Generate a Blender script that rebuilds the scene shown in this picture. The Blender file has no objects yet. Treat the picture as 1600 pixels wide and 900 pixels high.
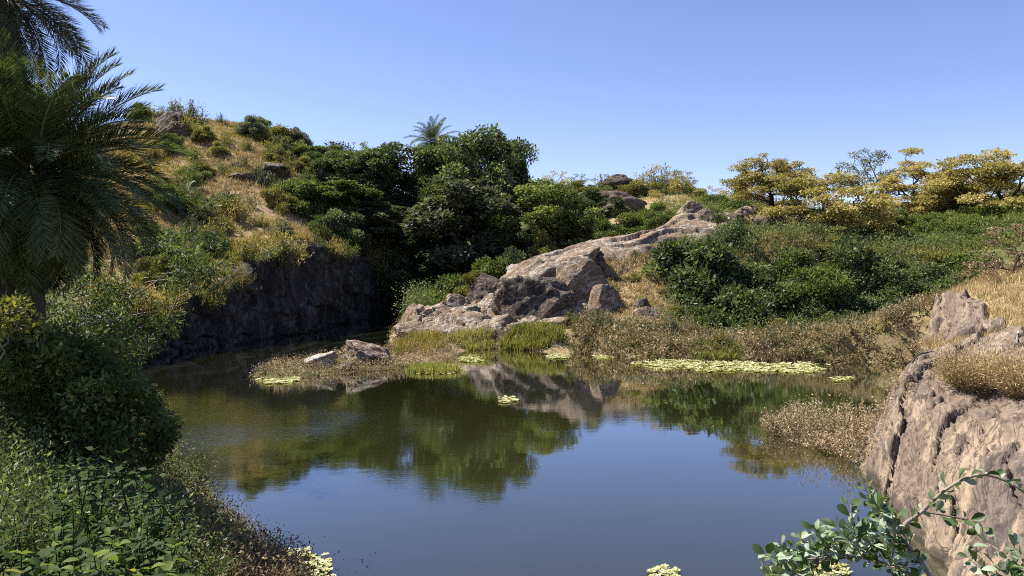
import bpy, bmesh, math, random
import numpy as np
from mathutils import Vector, Matrix, Euler

random.seed(7)
RNG = np.random.default_rng(11)
SC = bpy.context.scene
COL = SC.collection

# ------------------------------------------------------------------ camera, sky, sun, exposure
F = 1155.0            # focal length in photograph pixels (1600 wide)
HZ = 400.0            # horizon row in the photograph
CH = 6.0              # camera height over the water
cam = bpy.data.cameras.new('camera'); cam_o = bpy.data.objects.new('camera', cam); COL.objects.link(cam_o)
cam.sensor_width = 36.0; cam.lens = 36.0 * F / 1600.0
cam.shift_y = -(450.0 - HZ) / 1600.0
cam.clip_start = 0.05; cam.clip_end = 6000
cam_o.location = (0, 0, CH); cam_o.rotation_euler = (math.pi / 2, 0, 0)
SC.camera = cam_o

SUN_EL = math.radians(54); SUN_AZ = math.radians(-68)      # azimuth measured from +Y (view direction), negative = left
to_sun = Vector((math.sin(SUN_AZ) * math.cos(SUN_EL), math.cos(SUN_AZ) * math.cos(SUN_EL), math.sin(SUN_EL)))
world = bpy.data.worlds.new('World'); SC.world = world; world.use_nodes = True
wn = world.node_tree; wn.nodes.clear()
sky = wn.nodes.new('ShaderNodeTexSky'); sky.sky_type = 'NISHITA'; sky.sun_disc = False
sky.sun_elevation = SUN_EL; sky.sun_rotation = SUN_AZ
sky.altitude = 1200; sky.air_density = 1.0; sky.dust_density = 0.3; sky.ozone_density = 5.0
bg = wn.nodes.new('ShaderNodeBackground'); bg.inputs['Strength'].default_value = 0.080
wo = wn.nodes.new('ShaderNodeOutputWorld')
tint = wn.nodes.new('ShaderNodeMix'); tint.data_type = 'RGBA'; tint.blend_type = 'MULTIPLY'; tint.inputs[0].default_value = 1.0
tint.inputs[7].default_value = (1.10, 0.93, 1.04, 1)          # white balance of the photograph's sky
wn.links.new(sky.outputs[0], tint.inputs[6]); wn.links.new(tint.outputs[2], bg.inputs[0]); wn.links.new(bg.outputs[0], wo.inputs[0])
sl = bpy.data.lights.new('sun', 'SUN'); sl.energy = 5.0; sl.angle = math.radians(0.53); sl.color = (1.0, 0.945, 0.86)
so = bpy.data.objects.new('sun', sl); COL.objects.link(so)
so.rotation_euler = (-to_sun).to_track_quat('-Z', 'Y').to_euler(); so.location = (0, 0, 60)
SC.view_settings.view_transform = 'Standard'; SC.view_settings.look = 'None'
SC.view_settings.gamma = 1.0; SC.view_settings.exposure = 1.2
SC.render.engine = 'CYCLES'
SC.cycles.use_denoising = False; SC.cycles.filter_width = 1.0; SC.cycles.use_adaptive_sampling = True; SC.cycles.adaptive_threshold = 0.012
SC.cycles.max_bounces = 6; SC.cycles.diffuse_bounces = 3; SC.cycles.glossy_bounces = 3
SC.cycles.transmission_bounces = 3; SC.cycles.transparent_max_bounces = 4
SC.cycles.caustics_reflective = False; SC.cycles.caustics_refractive = False

# ------------------------------------------------------------------ numeric helpers
def at(px, py, D):
    return np.array([(px - 800.0) / F * D, D, CH + (HZ - py) / F * D])
def wl(px, py):                       # a pixel on the water surface
    D = CH * F / (py - HZ)
    return ((px - 800.0) / F * D, D)
def sstep(a, b, x):
    t = np.clip((x - a) / (b - a), 0, 1); return t * t * (3 - 2 * t)
def _hash(ix, iy, iz, seed):
    h = (ix.astype(np.int64) * 374761393 + iy.astype(np.int64) * 668265263 + iz.astype(np.int64) * 2147483647 + seed * 974634777) & 0xffffffff
    h = ((h ^ (h >> 13)) * 1274126177) & 0xffffffff
    h = ((h ^ (h >> 16)) * 2246822519) & 0xffffffff
    return ((h ^ (h >> 15)) & 0xffffff) / float(0xffffff)
def vnoise(x, y, z, seed=0):
    x = np.asarray(x, float); y = np.asarray(y, float) + 0 * x; z = np.asarray(z, float) + 0 * x
    ix, iy, iz = np.floor(x), np.floor(y), np.floor(z)
    fx, fy, fz = x - ix, y - iy, z - iz
    fx, fy, fz = [t * t * t * (t * (t * 6 - 15) + 10) for t in (fx, fy, fz)]
    r = 0
    for dx in (0, 1):
        for dy in (0, 1):
            for dz in (0, 1):
                w = (fx if dx else 1 - fx) * (fy if dy else 1 - fy) * (fz if dz else 1 - fz)
                r = r + w * _hash(ix + dx, iy + dy, iz + dz, seed)
    return r * 2 - 1
def fbm(x, y, z=0.0, octv=5, seed=0, gain=0.5, ridge=False):
    a, s, r, n = 1.0, 1.0, 0.0, 0.0
    for o in range(octv):
        v = vnoise(np.asarray(x) * s + 17.3 * o, np.asarray(y) * s + 5.1 * o, np.asarray(z) * s + 9.7 * o, seed + o)
        if ridge: v = 1 - 2 * np.abs(v)
        r = r + a * v; n += a; a *= gain; s *= 2.03
    return r / n
def voronoi(x, y, seed=0):
    ix, iy = np.floor(x), np.floor(y); z0 = np.zeros_like(ix)
    d1 = np.full(x.shape, 9.0); d2 = np.full(x.shape, 9.0); idr = np.zeros(x.shape); cx = np.zeros(x.shape); cy = np.zeros(x.shape)
    for dx in (-1, 0, 1):
        for dy in (-1, 0, 1):
            gx, gy = ix + dx, iy + dy
            qx = gx + 0.1 + 0.8 * _hash(gx, gy, z0, seed); qy = gy + 0.1 + 0.8 * _hash(gx, gy, z0 + 3, seed)
            d = np.hypot(x - qx, y - qy); rid = _hash(gx, gy, z0 + 7, seed)
            near = d < d1
            d2 = np.where(near, d1, np.minimum(d2, d))
            idr = np.where(near, rid, idr); cx = np.where(near, qx, cx); cy = np.where(near, qy, cy)
            d1 = np.where(near, d, d1)
    return d1, d2, idr, x - cx, y - cy
def catmull(P, n, closed=False):
    P = np.asarray(P, float); out = []
    m = len(P)
    for i in range(m if closed else m - 1):
        p0, p1, p2, p3 = (P[(i - 1) % m], P[i], P[(i + 1) % m], P[(i + 2) % m]) if closed else (P[max(i - 1, 0)], P[i], P[i + 1], P[min(i + 2, m - 1)])
        for t in np.linspace(0, 1, n, endpoint=False):
            out.append(0.5 * ((2 * p1) + (-p0 + p2) * t + (2 * p0 - 5 * p1 + 4 * p2 - p3) * t * t + (-p0 + 3 * p1 - 3 * p2 + p3) * t ** 3))
    if not closed: out.append(P[-1])
    return np.array(out)

# ------------------------------------------------------------------ mesh helpers
def mesh_np(name, V, faces, mats=(), attrs=None, smooth=False, matidx=None):
    """faces: list of int arrays (n,k). attrs: dict name -> per-face float array."""
    V = np.ascontiguousarray(V, np.float32)
    if isinstance(faces, np.ndarray): faces = [faces]
    faces = [f for f in faces if len(f)]
    me = bpy.data.meshes.new(name)
    me.vertices.add(len(V)); me.vertices.foreach_set('co', V.ravel())
    loops = np.concatenate([f.ravel() for f in faces]).astype(np.int32)
    sizes = np.concatenate([np.full(len(f), f.shape[1]) for f in faces]).astype(np.int32)
    starts = np.concatenate([[0], np.cumsum(sizes)[:-1]]).astype(np.int32)
    me.loops.add(len(loops)); me.loops.foreach_set('vertex_index', loops)
    me.polygons.add(len(sizes)); me.polygons.foreach_set('loop_start', starts); me.polygons.foreach_set('loop_total', sizes)
    if smooth: me.polygons.foreach_set('use_smooth', np.ones(len(sizes), bool))
    if matidx is not None: me.polygons.foreach_set('material_index', matidx.astype(np.int32))
    me.update(calc_edges=True)
    for k, v in (attrs or {}).items():
        a = me.attributes.new(k, 'FLOAT', 'FACE' if len(v) == len(sizes) else 'POINT'); a.data.foreach_set('value', np.asarray(v, np.float32))
    for m in mats: me.materials.append(m)
    return me
def link(name, data, parent=None, loc=None, rot=None, scale=None, mat=None):
    o = bpy.data.objects.new(name, data); COL.objects.link(o)
    if parent is not None: o.parent = parent
    if loc is not None: o.location = loc
    if rot is not None: o.rotation_euler = rot
    if scale is not None: o.scale = scale
    if mat is not None and data is not None and len(data.materials):
        o.material_slots[0].link = 'OBJECT'; o.material_slots[0].material = mat
    return o
def tag(o, label=None, cat=None, group=None, kind=None):
    if label: o['label'] = label
    if cat: o['category'] = cat
    if group: o['group'] = group
    if kind: o['kind'] = kind
    return o
def unit(v): return v / np.maximum(np.linalg.norm(v, axis=-1, keepdims=True), 1e-9)
def leaf_quads(P, A, N, L, W, mid=0.45, droop=0.0):
    """diamond leaves, one quad each"""
    A = unit(A); S = unit(np.cross(A, N)); Nn = unit(np.cross(S, A))
    L = np.asarray(L)[:, None]; W = np.asarray(W)[:, None]
    b = P; m = P + A * L * mid
    t = P + A * L - Nn * L * droop
    V = np.stack([b, m + S * W / 2, t, m - S * W / 2], 1).reshape(-1, 3)
    Q = np.arange(len(P) * 4).reshape(-1, 4)
    return V, Q
def blades(P, A, H, W, bend, rng):
    """grass blades: one bent triangle pair each (quad + tip)"""
    n = len(P); A = unit(A)
    ang = rng.uniform(0, 2 * math.pi, n); S = np.stack([np.cos(ang), np.sin(ang), 0 * ang], 1)
    B = np.stack([-np.sin(ang), np.cos(ang), 0 * ang], 1)
    H = np.asarray(H)[:, None]; W = np.asarray(W)[:, None]; bend = np.asarray(bend)[:, None]
    v0 = P - S * W / 2; v1 = P + S * W / 2
    mid = P + A * H * 0.55 + B * H * bend * 0.3
    v2 = mid + S * W * 0.35; v3 = mid - S * W * 0.35
    tip = P + A * H * (1 - 0.3 * bend) + B * H * bend
    V = np.stack([v0, v1, v2, v3, tip], 1).reshape(-1, 3)
    i = np.arange(n)[:, None] * 5
    return V, np.hstack([i, i + 1, i + 2, i + 3]), np.hstack([i + 3, i + 2, i + 4])
class Tubes:
    def __init__(s): s.V = []; s.Q = []; s.n = 0
    def add(s, pts, rad, k=6):
        pts = np.asarray(pts, float); rad = np.asarray(rad, float) * np.ones(len(pts))
        T = unit(np.gradient(pts, axis=0)); ref = np.array([0.31, 0.77, 0.55])
        U = unit(np.cross(T, ref)); W = np.cross(T, U)
        a = np.linspace(0, 2 * math.pi, k, endpoint=False)
        ring = pts[:, None, :] + rad[:, None, None] * (np.cos(a)[None, :, None] * U[:, None, :] + np.sin(a)[None, :, None] * W[:, None, :])
        s.V.append(ring.reshape(-1, 3)); m = len(pts)
        i = np.arange(m - 1)[:, None] * k; j = np.arange(k)[None, :]; j2 = (j + 1) % k
        q = np.stack([i + j, i + j2, i + k + j2, i + k + j], -1).reshape(-1, 4) + s.n
        s.Q.append(q); s.n += m * k
    def mesh(s, name, mats):
        return mesh_np(name, np.concatenate(s.V), np.concatenate(s.Q), mats, smooth=True)

# ------------------------------------------------------------------ materials
def new_mat(name):
    m = bpy.data.materials.new(name); m.use_nodes = True; nt = m.node_tree; nt.nodes.clear()
    out = nt.nodes.new('ShaderNodeOutputMaterial')
    return m, nt, out
def nd(nt, t, **kw):
    n = nt.nodes.new(t)
    for k, v in kw.items():
        if k in n.inputs.keys(): n.inputs[k].default_value = v
        else: setattr(n, k, v)
    return n
def rgba(c): return (c[0], c[1], c[2], 1.0)
def mixc(nt, fac, a, b, mode='MIX'):
    n = nt.nodes.new('ShaderNodeMix'); n.data_type = 'RGBA'; n.blend_type = mode
    for s, v in ((n.inputs[0], fac), (n.inputs[6], a), (n.inputs[7], b)):
        if isinstance(v, bpy.types.NodeSocket): nt.links.new(v, s)
        elif isinstance(v, (int, float)): s.default_value = v
        else: s.default_value = rgba(v)
    return n.outputs[2]
def ramp(nt, fac, stops):
    n = nt.nodes.new('ShaderNodeValToRGB'); nt.links.new(fac, n.inputs[0])
    e = n.color_ramp.elements
    while len(e) < len(stops): e.new(0.5)
    for q, (p, c) in zip(e, stops):
        q.position = p; q.color = rgba(c) if len(c) == 3 else c
    return n.outputs[0]
def mathn(nt, op, a, b=0.0, clamp=False):
    n = nt.nodes.new('ShaderNodeMath'); n.operation = op; n.use_clamp = clamp
    for s, v in ((n.inputs[0], a), (n.inputs[1], b)):
        if isinstance(v, bpy.types.NodeSocket): nt.links.new(v, s)
        else: s.default_value = v
    return n.outputs[0]
def noise(nt, vec, scale, detail=6.0, rough=0.55, dist=0.0):
    n = nt.nodes.new('ShaderNodeTexNoise'); n.inputs['Scale'].default_value = scale
    n.inputs['Detail'].default_value = detail; n.inputs['Roughness'].default_value = rough; n.inputs['Distortion'].default_value = dist
    if vec is not None: nt.links.new(vec, n.inputs['Vector'])
    return n.outputs[0]
def mapping(nt, vec, scale=(1, 1, 1), rot=(0, 0, 0), loc=(0, 0, 0)):
    n = nt.nodes.new('ShaderNodeMapping'); nt.links.new(vec, n.inputs[0])
    n.inputs['Scale'].default_value = scale; n.inputs['Rotation'].default_value = rot; n.inputs['Location'].default_value = loc
    return n.outputs[0]
def attr(nt, name):
    n = nt.nodes.new('ShaderNodeAttribute'); n.attribute_name = name; return n.outputs['Fac']
def wpos(nt): return nt.nodes.new('ShaderNodeNewGeometry').outputs['Position']

def leaf_mat(name, stops, trans=0.4, tcol=(1.15, 1.2, 0.55), rough=0.55, spec=0.2, back=None, ov=0.35):
    m, nt, out = new_mat(name)
    oi = nt.nodes.new('ShaderNodeObjectInfo').outputs['Random']
    r = mathn(nt, 'ADD', attr(nt, 'rnd'), mathn(nt, 'MULTIPLY', mathn(nt, 'SUBTRACT', oi, 0.5), ov), clamp=True)
    c = ramp(nt, r, stops)
    if back is not None:
        c2 = mixc(nt, nt.nodes.new('ShaderNodeNewGeometry').outputs['Backfacing'], c, back)
    else: c2 = c
    p = nd(nt, 'ShaderNodeBsdfPrincipled', Roughness=rough); p.inputs['Specular IOR Level'].default_value = spec
    nt.links.new(c2, p.inputs['Base Color'])
    t = nt.nodes.new('ShaderNodeBsdfTranslucent'); nt.links.new(mixc(nt, 1.0, c, tcol, 'MULTIPLY'), t.inputs[0])
    ms = nt.nodes.new('ShaderNodeMixShader'); ms.inputs[0].default_value = trans
    nt.links.new(p.outputs[0], ms.inputs[1]); nt.links.new(t.outputs[0], ms.inputs[2]); nt.links.new(ms.outputs[0], out.inputs[0])
    return m
def bark_mat(name, a, b, scale=6.0):
    m, nt, out = new_mat(name)
    tc = nt.nodes.new('ShaderNodeTexCoord').outputs['Object']
    v = mapping(nt, tc, (1, 1, 0.25))
    n = noise(nt, v, scale, 6, 0.65)
    p = nd(nt, 'ShaderNodeBsdfPrincipled', Roughness=0.9); p.inputs['Specular IOR Level'].default_value = 0.15
    nt.links.new(ramp(nt, n, [(0.3, a), (0.7, b)]), p.inputs['Base Color'])
    bp = nd(nt, 'ShaderNodeBump', Strength=0.6, Distance=0.05); nt.links.new(n, bp.inputs['Height']); nt.links.new(bp.outputs[0], p.inputs['Normal'])
    nt.links.new(p.outputs[0], out.inputs[0])
    return m
def rock_mat(name, pale, mid, dark, lichen=(0.42, 0.40, 0.36), scale=1.0, stain=0.5, strata=(1, 1, 1), rot=(0, 0, 0), bump=0.5):
    m, nt, out = new_mat(name)
    g = wpos(nt)
    v = mapping(nt, mapping(nt, g, (1, 1, 1), rot), strata)
    n1 = noise(nt, v, 0.55 * scale, 8, 0.62, 0.4)
    n2 = noise(nt, g, 3.2 * scale, 8, 0.7, 0.2)
    n3 = noise(nt, v, 1.4 * scale, 6, 0.6, 1.0)
    n4 = noise(nt, g, 14 * scale, 6, 0.75)
    n5 = noise(nt, v, 5.5 * scale, 6, 0.65, 0.6)
    c = ramp(nt, n1, [(0.3, mid), (0.48, pale), (0.62, mid), (0.75, pale)])
    c = mixc(nt, ramp(nt, n3, [(0.62 - 0.25 * stain, (0, 0, 0)), (0.72 - 0.15 * stain, (1, 1, 1))]), c, dark)
    c = mixc(nt, ramp(nt, n2, [(0.58, (0, 0, 0)), (0.72, (0.75, 0.75, 0.75))]), c, lichen)
    c = mixc(nt, 0.6, c, ramp(nt, n5, [(0.32, (0.45, 0.42, 0.40)), (0.5, (1, 1, 1)), (0.68, (1.35, 1.3, 1.22))]), 'MULTIPLY')
    c = mixc(nt, 0.65, c, ramp(nt, n4, [(0.3, (0.45, 0.45, 0.45)), (0.7, (1.3, 1.3, 1.3))]), 'MULTIPLY')
    sz = nt.nodes.new('ShaderNodeSeparateXYZ'); nt.links.new(g, sz.inputs[0])
    wet = mathn(nt, 'SUBTRACT', 1.0, mathn(nt, 'MULTIPLY', mathn(nt, 'SUBTRACT', sz.outputs[2], mathn(nt, 'MULTIPLY', n2, 0.25)), 9.0), clamp=True)
    c = mixc(nt, mathn(nt, 'MULTIPLY', wet, 0.75), c, (dark[0] * 0.6, dark[1] * 0.6, dark[2] * 0.55))
    vein = mathn(nt, 'SUBTRACT', 1.0, mathn(nt, 'MULTIPLY', mathn(nt, 'ABSOLUTE', mathn(nt, 'SUBTRACT', n1, 0.53)), 28.0), clamp=True)
    c = mixc(nt, mathn(nt, 'MULTIPLY', vein, 0.75), c, lichen)
    fr_ = mathn(nt, 'SUBTRACT', 1.0, mathn(nt, 'MULTIPLY', mathn(nt, 'ABSOLUTE', mathn(nt, 'SUBTRACT', n3, 0.5)), 38.0), clamp=True)
    c = mixc(nt, mathn(nt, 'MULTIPLY', fr_, 0.8), c, (dark[0] * 0.5, dark[1] * 0.5, dark[2] * 0.5))
    p = nd(nt, 'ShaderNodeBsdfPrincipled', Roughness=0.85); p.inputs['Specular IOR Level'].default_value = 0.25
    nt.links.new(c, p.inputs['Base Color'])
    w = nt.nodes.new('ShaderNodeTexVoronoi'); w.feature = 'DISTANCE_TO_EDGE'; w.inputs['Scale'].default_value = 1.1 * scale
    nt.links.new(mixc(nt, 0.12, v, nt.nodes[-1].outputs[0] if False else g), w.inputs['Vector'])
    crack = mathn(nt, 'MINIMUM', mathn(nt, 'MULTIPLY', w.outputs[0], 9.0), 1.0)
    h = mathn(nt, 'ADD', mathn(nt, 'MULTIPLY', n2, 0.3), mathn(nt, 'ADD', mathn(nt, 'MULTIPLY', n4, 0.12), mathn(nt, 'ADD', mathn(nt, 'MULTIPLY', n3, 0.6), mathn(nt, 'MULTIPLY', n5, 0.55))))
    h = mathn(nt, 'SUBTRACT', mathn(nt, 'ADD', h, mathn(nt, 'MULTIPLY', crack, 0.12)), mathn(nt, 'MULTIPLY', fr_, 0.25))
    bp = nd(nt, 'ShaderNodeBump', Strength=bump, Distance=0.25 / scale); nt.links.new(h, bp.inputs['Height']); nt.links.new(bp.outputs[0], p.inputs['Normal'])
    nt.links.new(p.outputs[0], out.inputs[0])
    return m

M = {}
M['rock'] = rock_mat('granite', (0.27, 0.188, 0.118), (0.175, 0.126, 0.083), (0.055, 0.044, 0.036), stain=0.32, bump=0.6, strata=(1, 1, 2.2), rot=(0.3, 0.5, 0.2))
M['rock_grey'] = rock_mat('grey_granite', (0.175, 0.13, 0.095), (0.105, 0.08, 0.06), (0.035, 0.03, 0.026), lichen=(0.28, 0.23, 0.17), stain=0.6, bump=0.9, strata=(1, 1, 1.6), rot=(0.2, 0.5, 0.6))
M['rock_near'] = rock_mat('bank_granite', (0.19, 0.142, 0.102), (0.12, 0.092, 0.076), (0.06, 0.046, 0.04), lichen=(0.32, 0.245, 0.165), scale=1.2, stain=0.3, strata=(1.2, 0.22, 0.6), rot=(0, 0, 0.645), bump=0.4)
M['rock_white'] = rock_mat('pale_granite', (0.38, 0.33, 0.28), (0.28, 0.23, 0.18), (0.16, 0.13, 0.11), stain=0.1)
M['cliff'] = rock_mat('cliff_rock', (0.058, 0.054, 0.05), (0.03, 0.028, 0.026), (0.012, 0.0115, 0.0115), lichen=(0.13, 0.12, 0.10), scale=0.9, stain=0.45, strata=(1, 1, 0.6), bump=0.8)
M['earth'] = rock_mat('earth', (0.17, 0.12, 0.085), (0.11, 0.08, 0.06), (0.05, 0.04, 0.035), lichen=(0.15, 0.12, 0.09), stain=0.4)

G = {}
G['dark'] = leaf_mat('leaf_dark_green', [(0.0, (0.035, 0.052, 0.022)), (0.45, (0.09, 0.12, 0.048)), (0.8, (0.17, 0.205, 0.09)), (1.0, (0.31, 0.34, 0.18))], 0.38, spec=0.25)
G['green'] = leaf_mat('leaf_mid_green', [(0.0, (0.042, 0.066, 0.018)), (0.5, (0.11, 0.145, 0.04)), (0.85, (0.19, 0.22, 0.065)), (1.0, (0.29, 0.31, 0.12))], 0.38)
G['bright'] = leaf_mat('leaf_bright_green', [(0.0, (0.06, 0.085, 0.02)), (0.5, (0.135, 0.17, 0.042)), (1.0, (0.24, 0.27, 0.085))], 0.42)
G['olive'] = leaf_mat('leaf_olive', [(0.0, (0.07, 0.078, 0.022)), (0.5, (0.19, 0.18, 0.05)), (1.0, (0.36, 0.32, 0.10))], 0.4)
G['gold'] = leaf_mat('leaf_golden', [(0.0, (0.20, 0.18, 0.055)), (0.4, (0.40, 0.35, 0.12)), (0.8, (0.50, 0.43, 0.17)), (1.0, (0.48, 0.37, 0.19))], 0.38, tcol=(1.1, 1.0, 0.6))
G['grey'] = leaf_mat('leaf_grey_green', [(0.0, (0.06, 0.07, 0.04)), (0.5, (0.13, 0.145, 0.085)), (1.0, (0.27, 0.28, 0.18))], 0.3)
G['dry'] = leaf_mat('leaf_dry_brown', [(0.0, (0.12, 0.085, 0.05)), (0.5, (0.29, 0.21, 0.125)), (1.0, (0.50, 0.40, 0.26))], 0.3, tcol=(1.1, 1.0, 0.8))
G['palm'] = leaf_mat('palm_leaflet', [(0.0, (0.035, 0.05, 0.02)), (0.5, (0.085, 0.115, 0.045)), (1.0, (0.20, 0.235, 0.11))], 0.3, rough=0.42, spec=0.3)
G['palm_grey'] = leaf_mat('palm_leaflet_old', [(0.0, (0.04, 0.045, 0.035)), (0.6, (0.065, 0.075, 0.045)), (1.0, (0.10, 0.11, 0.07))], 0.25, rough=0.5, spec=0.25)
G['straw'] = leaf_mat('straw_grass', [(0.0, (0.20, 0.15, 0.065)), (0.5, (0.40, 0.31, 0.15)), (1.0, (0.56, 0.46, 0.26))], 0.3, tcol=(1.1, 1.0, 0.7), spec=0.2)
G['gstraw'] = leaf_mat('green_gold_grass', [(0.0, (0.11, 0.11, 0.025)), (0.5, (0.27, 0.23, 0.055)), (1.0, (0.45, 0.35, 0.12))], 0.35, tcol=(1.1, 1.0, 0.6), spec=0.2)
G['reed'] = leaf_mat('reed_green', [(0.0, (0.12, 0.13, 0.035)), (0.5, (0.26, 0.26, 0.075)), (1.0, (0.42, 0.38, 0.17))], 0.4)
G['weed'] = leaf_mat('shore_weed', [(0.0, (0.07, 0.085, 0.03)), (0.3, (0.19, 0.17, 0.075)), (0.6, (0.34, 0.25, 0.155)), (1.0, (0.55, 0.43, 0.31))], 0.3, tcol=(1.05, 1.0, 0.7))
G['mat'] = leaf_mat('water_lettuce', [(0.0, (0.20, 0.15, 0.07)), (0.12, (0.26, 0.27, 0.08)), (0.5, (0.40, 0.39, 0.18)), (1.0, (0.62, 0.60, 0.38))], 0.2)
G['silver'] = leaf_mat('leaf_waxy', [(0.33, (0.045, 0.085, 0.022)), (0.44, (0.07, 0.115, 0.035)), (0.5, (0.19, 0.24, 0.15)), (0.67, (0.33, 0.38, 0.28))], 0.2, rough=0.5, spec=0.35)
G['herb'] = leaf_mat('leaf_herb', [(0.0, (0.03, 0.055, 0.014)), (0.5, (0.075, 0.115, 0.028)), (0.93, (0.17, 0.21, 0.055)), (0.95, (0.30, 0.27, 0.07)), (1.0, (0.26, 0.19, 0.06))], 0.45, rough=0.6, spec=0.12, ov=0.95)
G['cactus'] = leaf_mat('succulent_stem', [(0.0, (0.05, 0.06, 0.035)), (0.5, (0.09, 0.105, 0.06)), (1.0, (0.15, 0.16, 0.09))], 0.1)
M['bark'] = bark_mat('dark_bark', (0.035, 0.027, 0.02), (0.10, 0.08, 0.06))
M['bark_brown'] = bark_mat('brown_bark', (0.07, 0.05, 0.035), (0.18, 0.135, 0.095))
M['twig'] = bark_mat('grey_twig', (0.16, 0.12, 0.09), (0.34, 0.28, 0.22), 20)
M['palm_trunk'] = bark_mat('palm_trunk', (0.03, 0.025, 0.02), (0.09, 0.075, 0.06), 4)

# ------------------------------------------------------------------ shoreline and heights
SHORE_PX = [(1150, 1000), (1300, 950), (1440, 905), (1412, 835), (1376, 768), (1356, 732), (1350, 702), (1378, 656), (1412, 624), (1438, 600), (1455, 583),
            (1440, 570), (1340, 565), (1240, 563), (1150, 563), (1050, 561), (960, 556), (900, 552), (830, 548), (770, 546), (722, 548), (700, 560),
            (650, 573), (600, 578), (540, 583), (480, 590), (425, 594), (408, 588), (440, 576), (520, 562), (590, 551), (612, 540), (612, 525),
            (622, 508), (648, 496), (640, 491), (600, 493), (540, 504), (450, 521), (330, 541), (250, 553), (190, 565), (150, 585), (170, 612), (215, 645),
            (250, 685), (272, 730), (300, 778), (345, 825), (400, 875), (450, 915), (560, 965), (760, 1010), (960, 1020)]
SHORE = catmull([wl(*p) for p in SHORE_PX], 5, closed=True)
_j = np.stack([fbm(SHORE[:, 0] * 0.5, SHORE[:, 1] * 0.5, 0, 3, 5), fbm(SHORE[:, 0] * 0.5 + 40, SHORE[:, 1] * 0.5, 0, 3, 6)], 1)
SHORE = SHORE + _j * 0.5
def shore_sd(x, y):
    """signed distance to the shoreline, positive on land"""
    x = np.asarray(x, float); y = np.asarray(y, float)
    d = np.full(x.shape, 1e9); inside = np.zeros(x.shape, bool)
    A = SHORE; B = np.roll(SHORE, -1, 0)
    for (ax, ay), (bx, by) in zip(A, B):
        ex, ey = bx - ax, by - ay
        t = np.clip(((x - ax) * ex + (y - ay) * ey) / (ex * ex + ey * ey + 1e-9), 0, 1)
        d = np.minimum(d, (x - ax - t * ex) ** 2 + (y - ay - t * ey) ** 2)
        if ey != 0:
            c = ((ay > y) != (by > y)) & (x < ex * (y - ay) / ey + ax)
            inside ^= c
    d = np.sqrt(d)
    return np.where(inside, -d, d)

CP = []                                     # height control points (x, y, z)
def cp(px, py, D): CP.append(tuple(at(px, py, D)))
for p in [(0, -8, 4.6), (0, 0, 4.35), (-6, -8, 5), (6, -8, 4.8), (0, 3, 3.9), (-2, 6, 2.6), (0, 6, 2.2), (0, 9, 0.9), (3, 3, 4.0), (3, 6, 2.2), (5, 9, 1.0), (2.5, 10, .6),
          (-4, 6, 3.0), (-4, 9, 2.2), (-3, 11.5, 0.9), (-6.5, 10, 2.9), (-9, 10, 3.7), (-5.6, 13.5, 1.1), (-7.8, 14.5, 2.2), (-8.3, 17, 1.4), (-10, 16, 3.3), (-12, 15, 4.2), (-12, 20, 2.4), (-14, 22, 2.8), (-16, 24, 3.2),
          (-16, 18, 4.4), (-20, 20, 5.2), (-20, 28, 4.2), (-22, 33, 3.6), (-26, 36, 5.2), (-30, 25, 7), (-40, 40, 10), (-26, 42, 4.6), (-16.5, 28.5, 1.4), (-60, 60, 20), (-80, 40, 18), (-60, 0, 10), (-20, 0, 6),
          # right bank
          (9.35, 13.5, 0.55), (10.4, 15, 1.35), (9.6, 17.3, 0.9), (11, 19, 1.75), (11.3, 21.6, 2.1), (11.0, 20.6, 2.0), (12.2, 23.4, 2.1), (13.2, 19, 2.2), (12, 14, 2.4), (9, 10, 1.6), (14, 24, 2.15), (13, 22.6, 2.0), (18.7, 27, 2.9), (16.5, 22, 3.0), (17, 29, 2.2), (17, 15, 4.2), (12, 6, 4.0), (20, 8, 5.5),
          (19.6, 32, 2.4), (21.5, 35, 2.4), (22.5, 38, 3.1), (24, 39.5, 3.7), (23.5, 34, 3.7), (27, 36, 4.4), (27, 28, 4.5), (28, 42, 5.4), (34, 40, 6.6), (40, 30, 8), (60, 20, 10), (60, 60, 13)]: CP.append(p)
# cliff top on the left and the hillside above it
CLIFF_TOP = [(600, 412, 72.5), (545, 398, 68.5), (500, 386, 64.5), (450, 376, 59.5), (405, 410, 56), (330, 442, 51.3), (260, 480, 46.5), (200, 500, 43)]
for p in CLIFF_TOP: cp(*p)
for p in [(500, 360, 70), (440, 350, 65), (380, 370, 60), (300, 400, 56), (200, 430, 52), (560, 370, 76), (610, 400, 80), (400, 282, 74), (300, 305, 68), (460, 270, 78), (340, 235, 80), (275, 205, 83), (410, 215, 88),
          (480, 240, 90), (250, 190, 90), (330, 190, 95), (430, 210, 100), (560, 290, 90), (620, 330, 92), (540, 255, 100), (650, 400, 90), (640, 470, 80), (700, 470, 78), (760, 440, 80), (720, 400, 95), (800, 390, 82), (860, 370, 82),
          (200, 260, 75), (150, 200, 90), (100, 300, 60), (0, 250, 70)]: cp(*p)
# centre outcrop
for p in [(640, 530, 51), (690, 522, 49.5), (760, 530, 47.8), (690, 490, 54), (660, 500, 60), (740, 480, 56), (740, 500, 66), (790, 455, 58), (830, 412, 61), (860, 440, 57), (850, 505, 50), (900, 500, 50.5), (890, 400, 64), (930, 430, 57), (960, 480, 52.5),
          (950, 383, 67), (1010, 375, 68), (1010, 420, 58), (1010, 455, 54.5), (1000, 510, 48), (1060, 352, 71), (1120, 345, 73), (1060, 400, 62), (1140, 385, 66), (1190, 342, 74), (1250, 360, 72), (950, 420, 78), (880, 440, 76), (980, 372, 84), (1060, 350, 84),
          (930, 330, 96), (1000, 315, 98), (1050, 290, 106), (1120, 310, 100), (860, 330, 100), (800, 340, 110)]: cp(*p)
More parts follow.
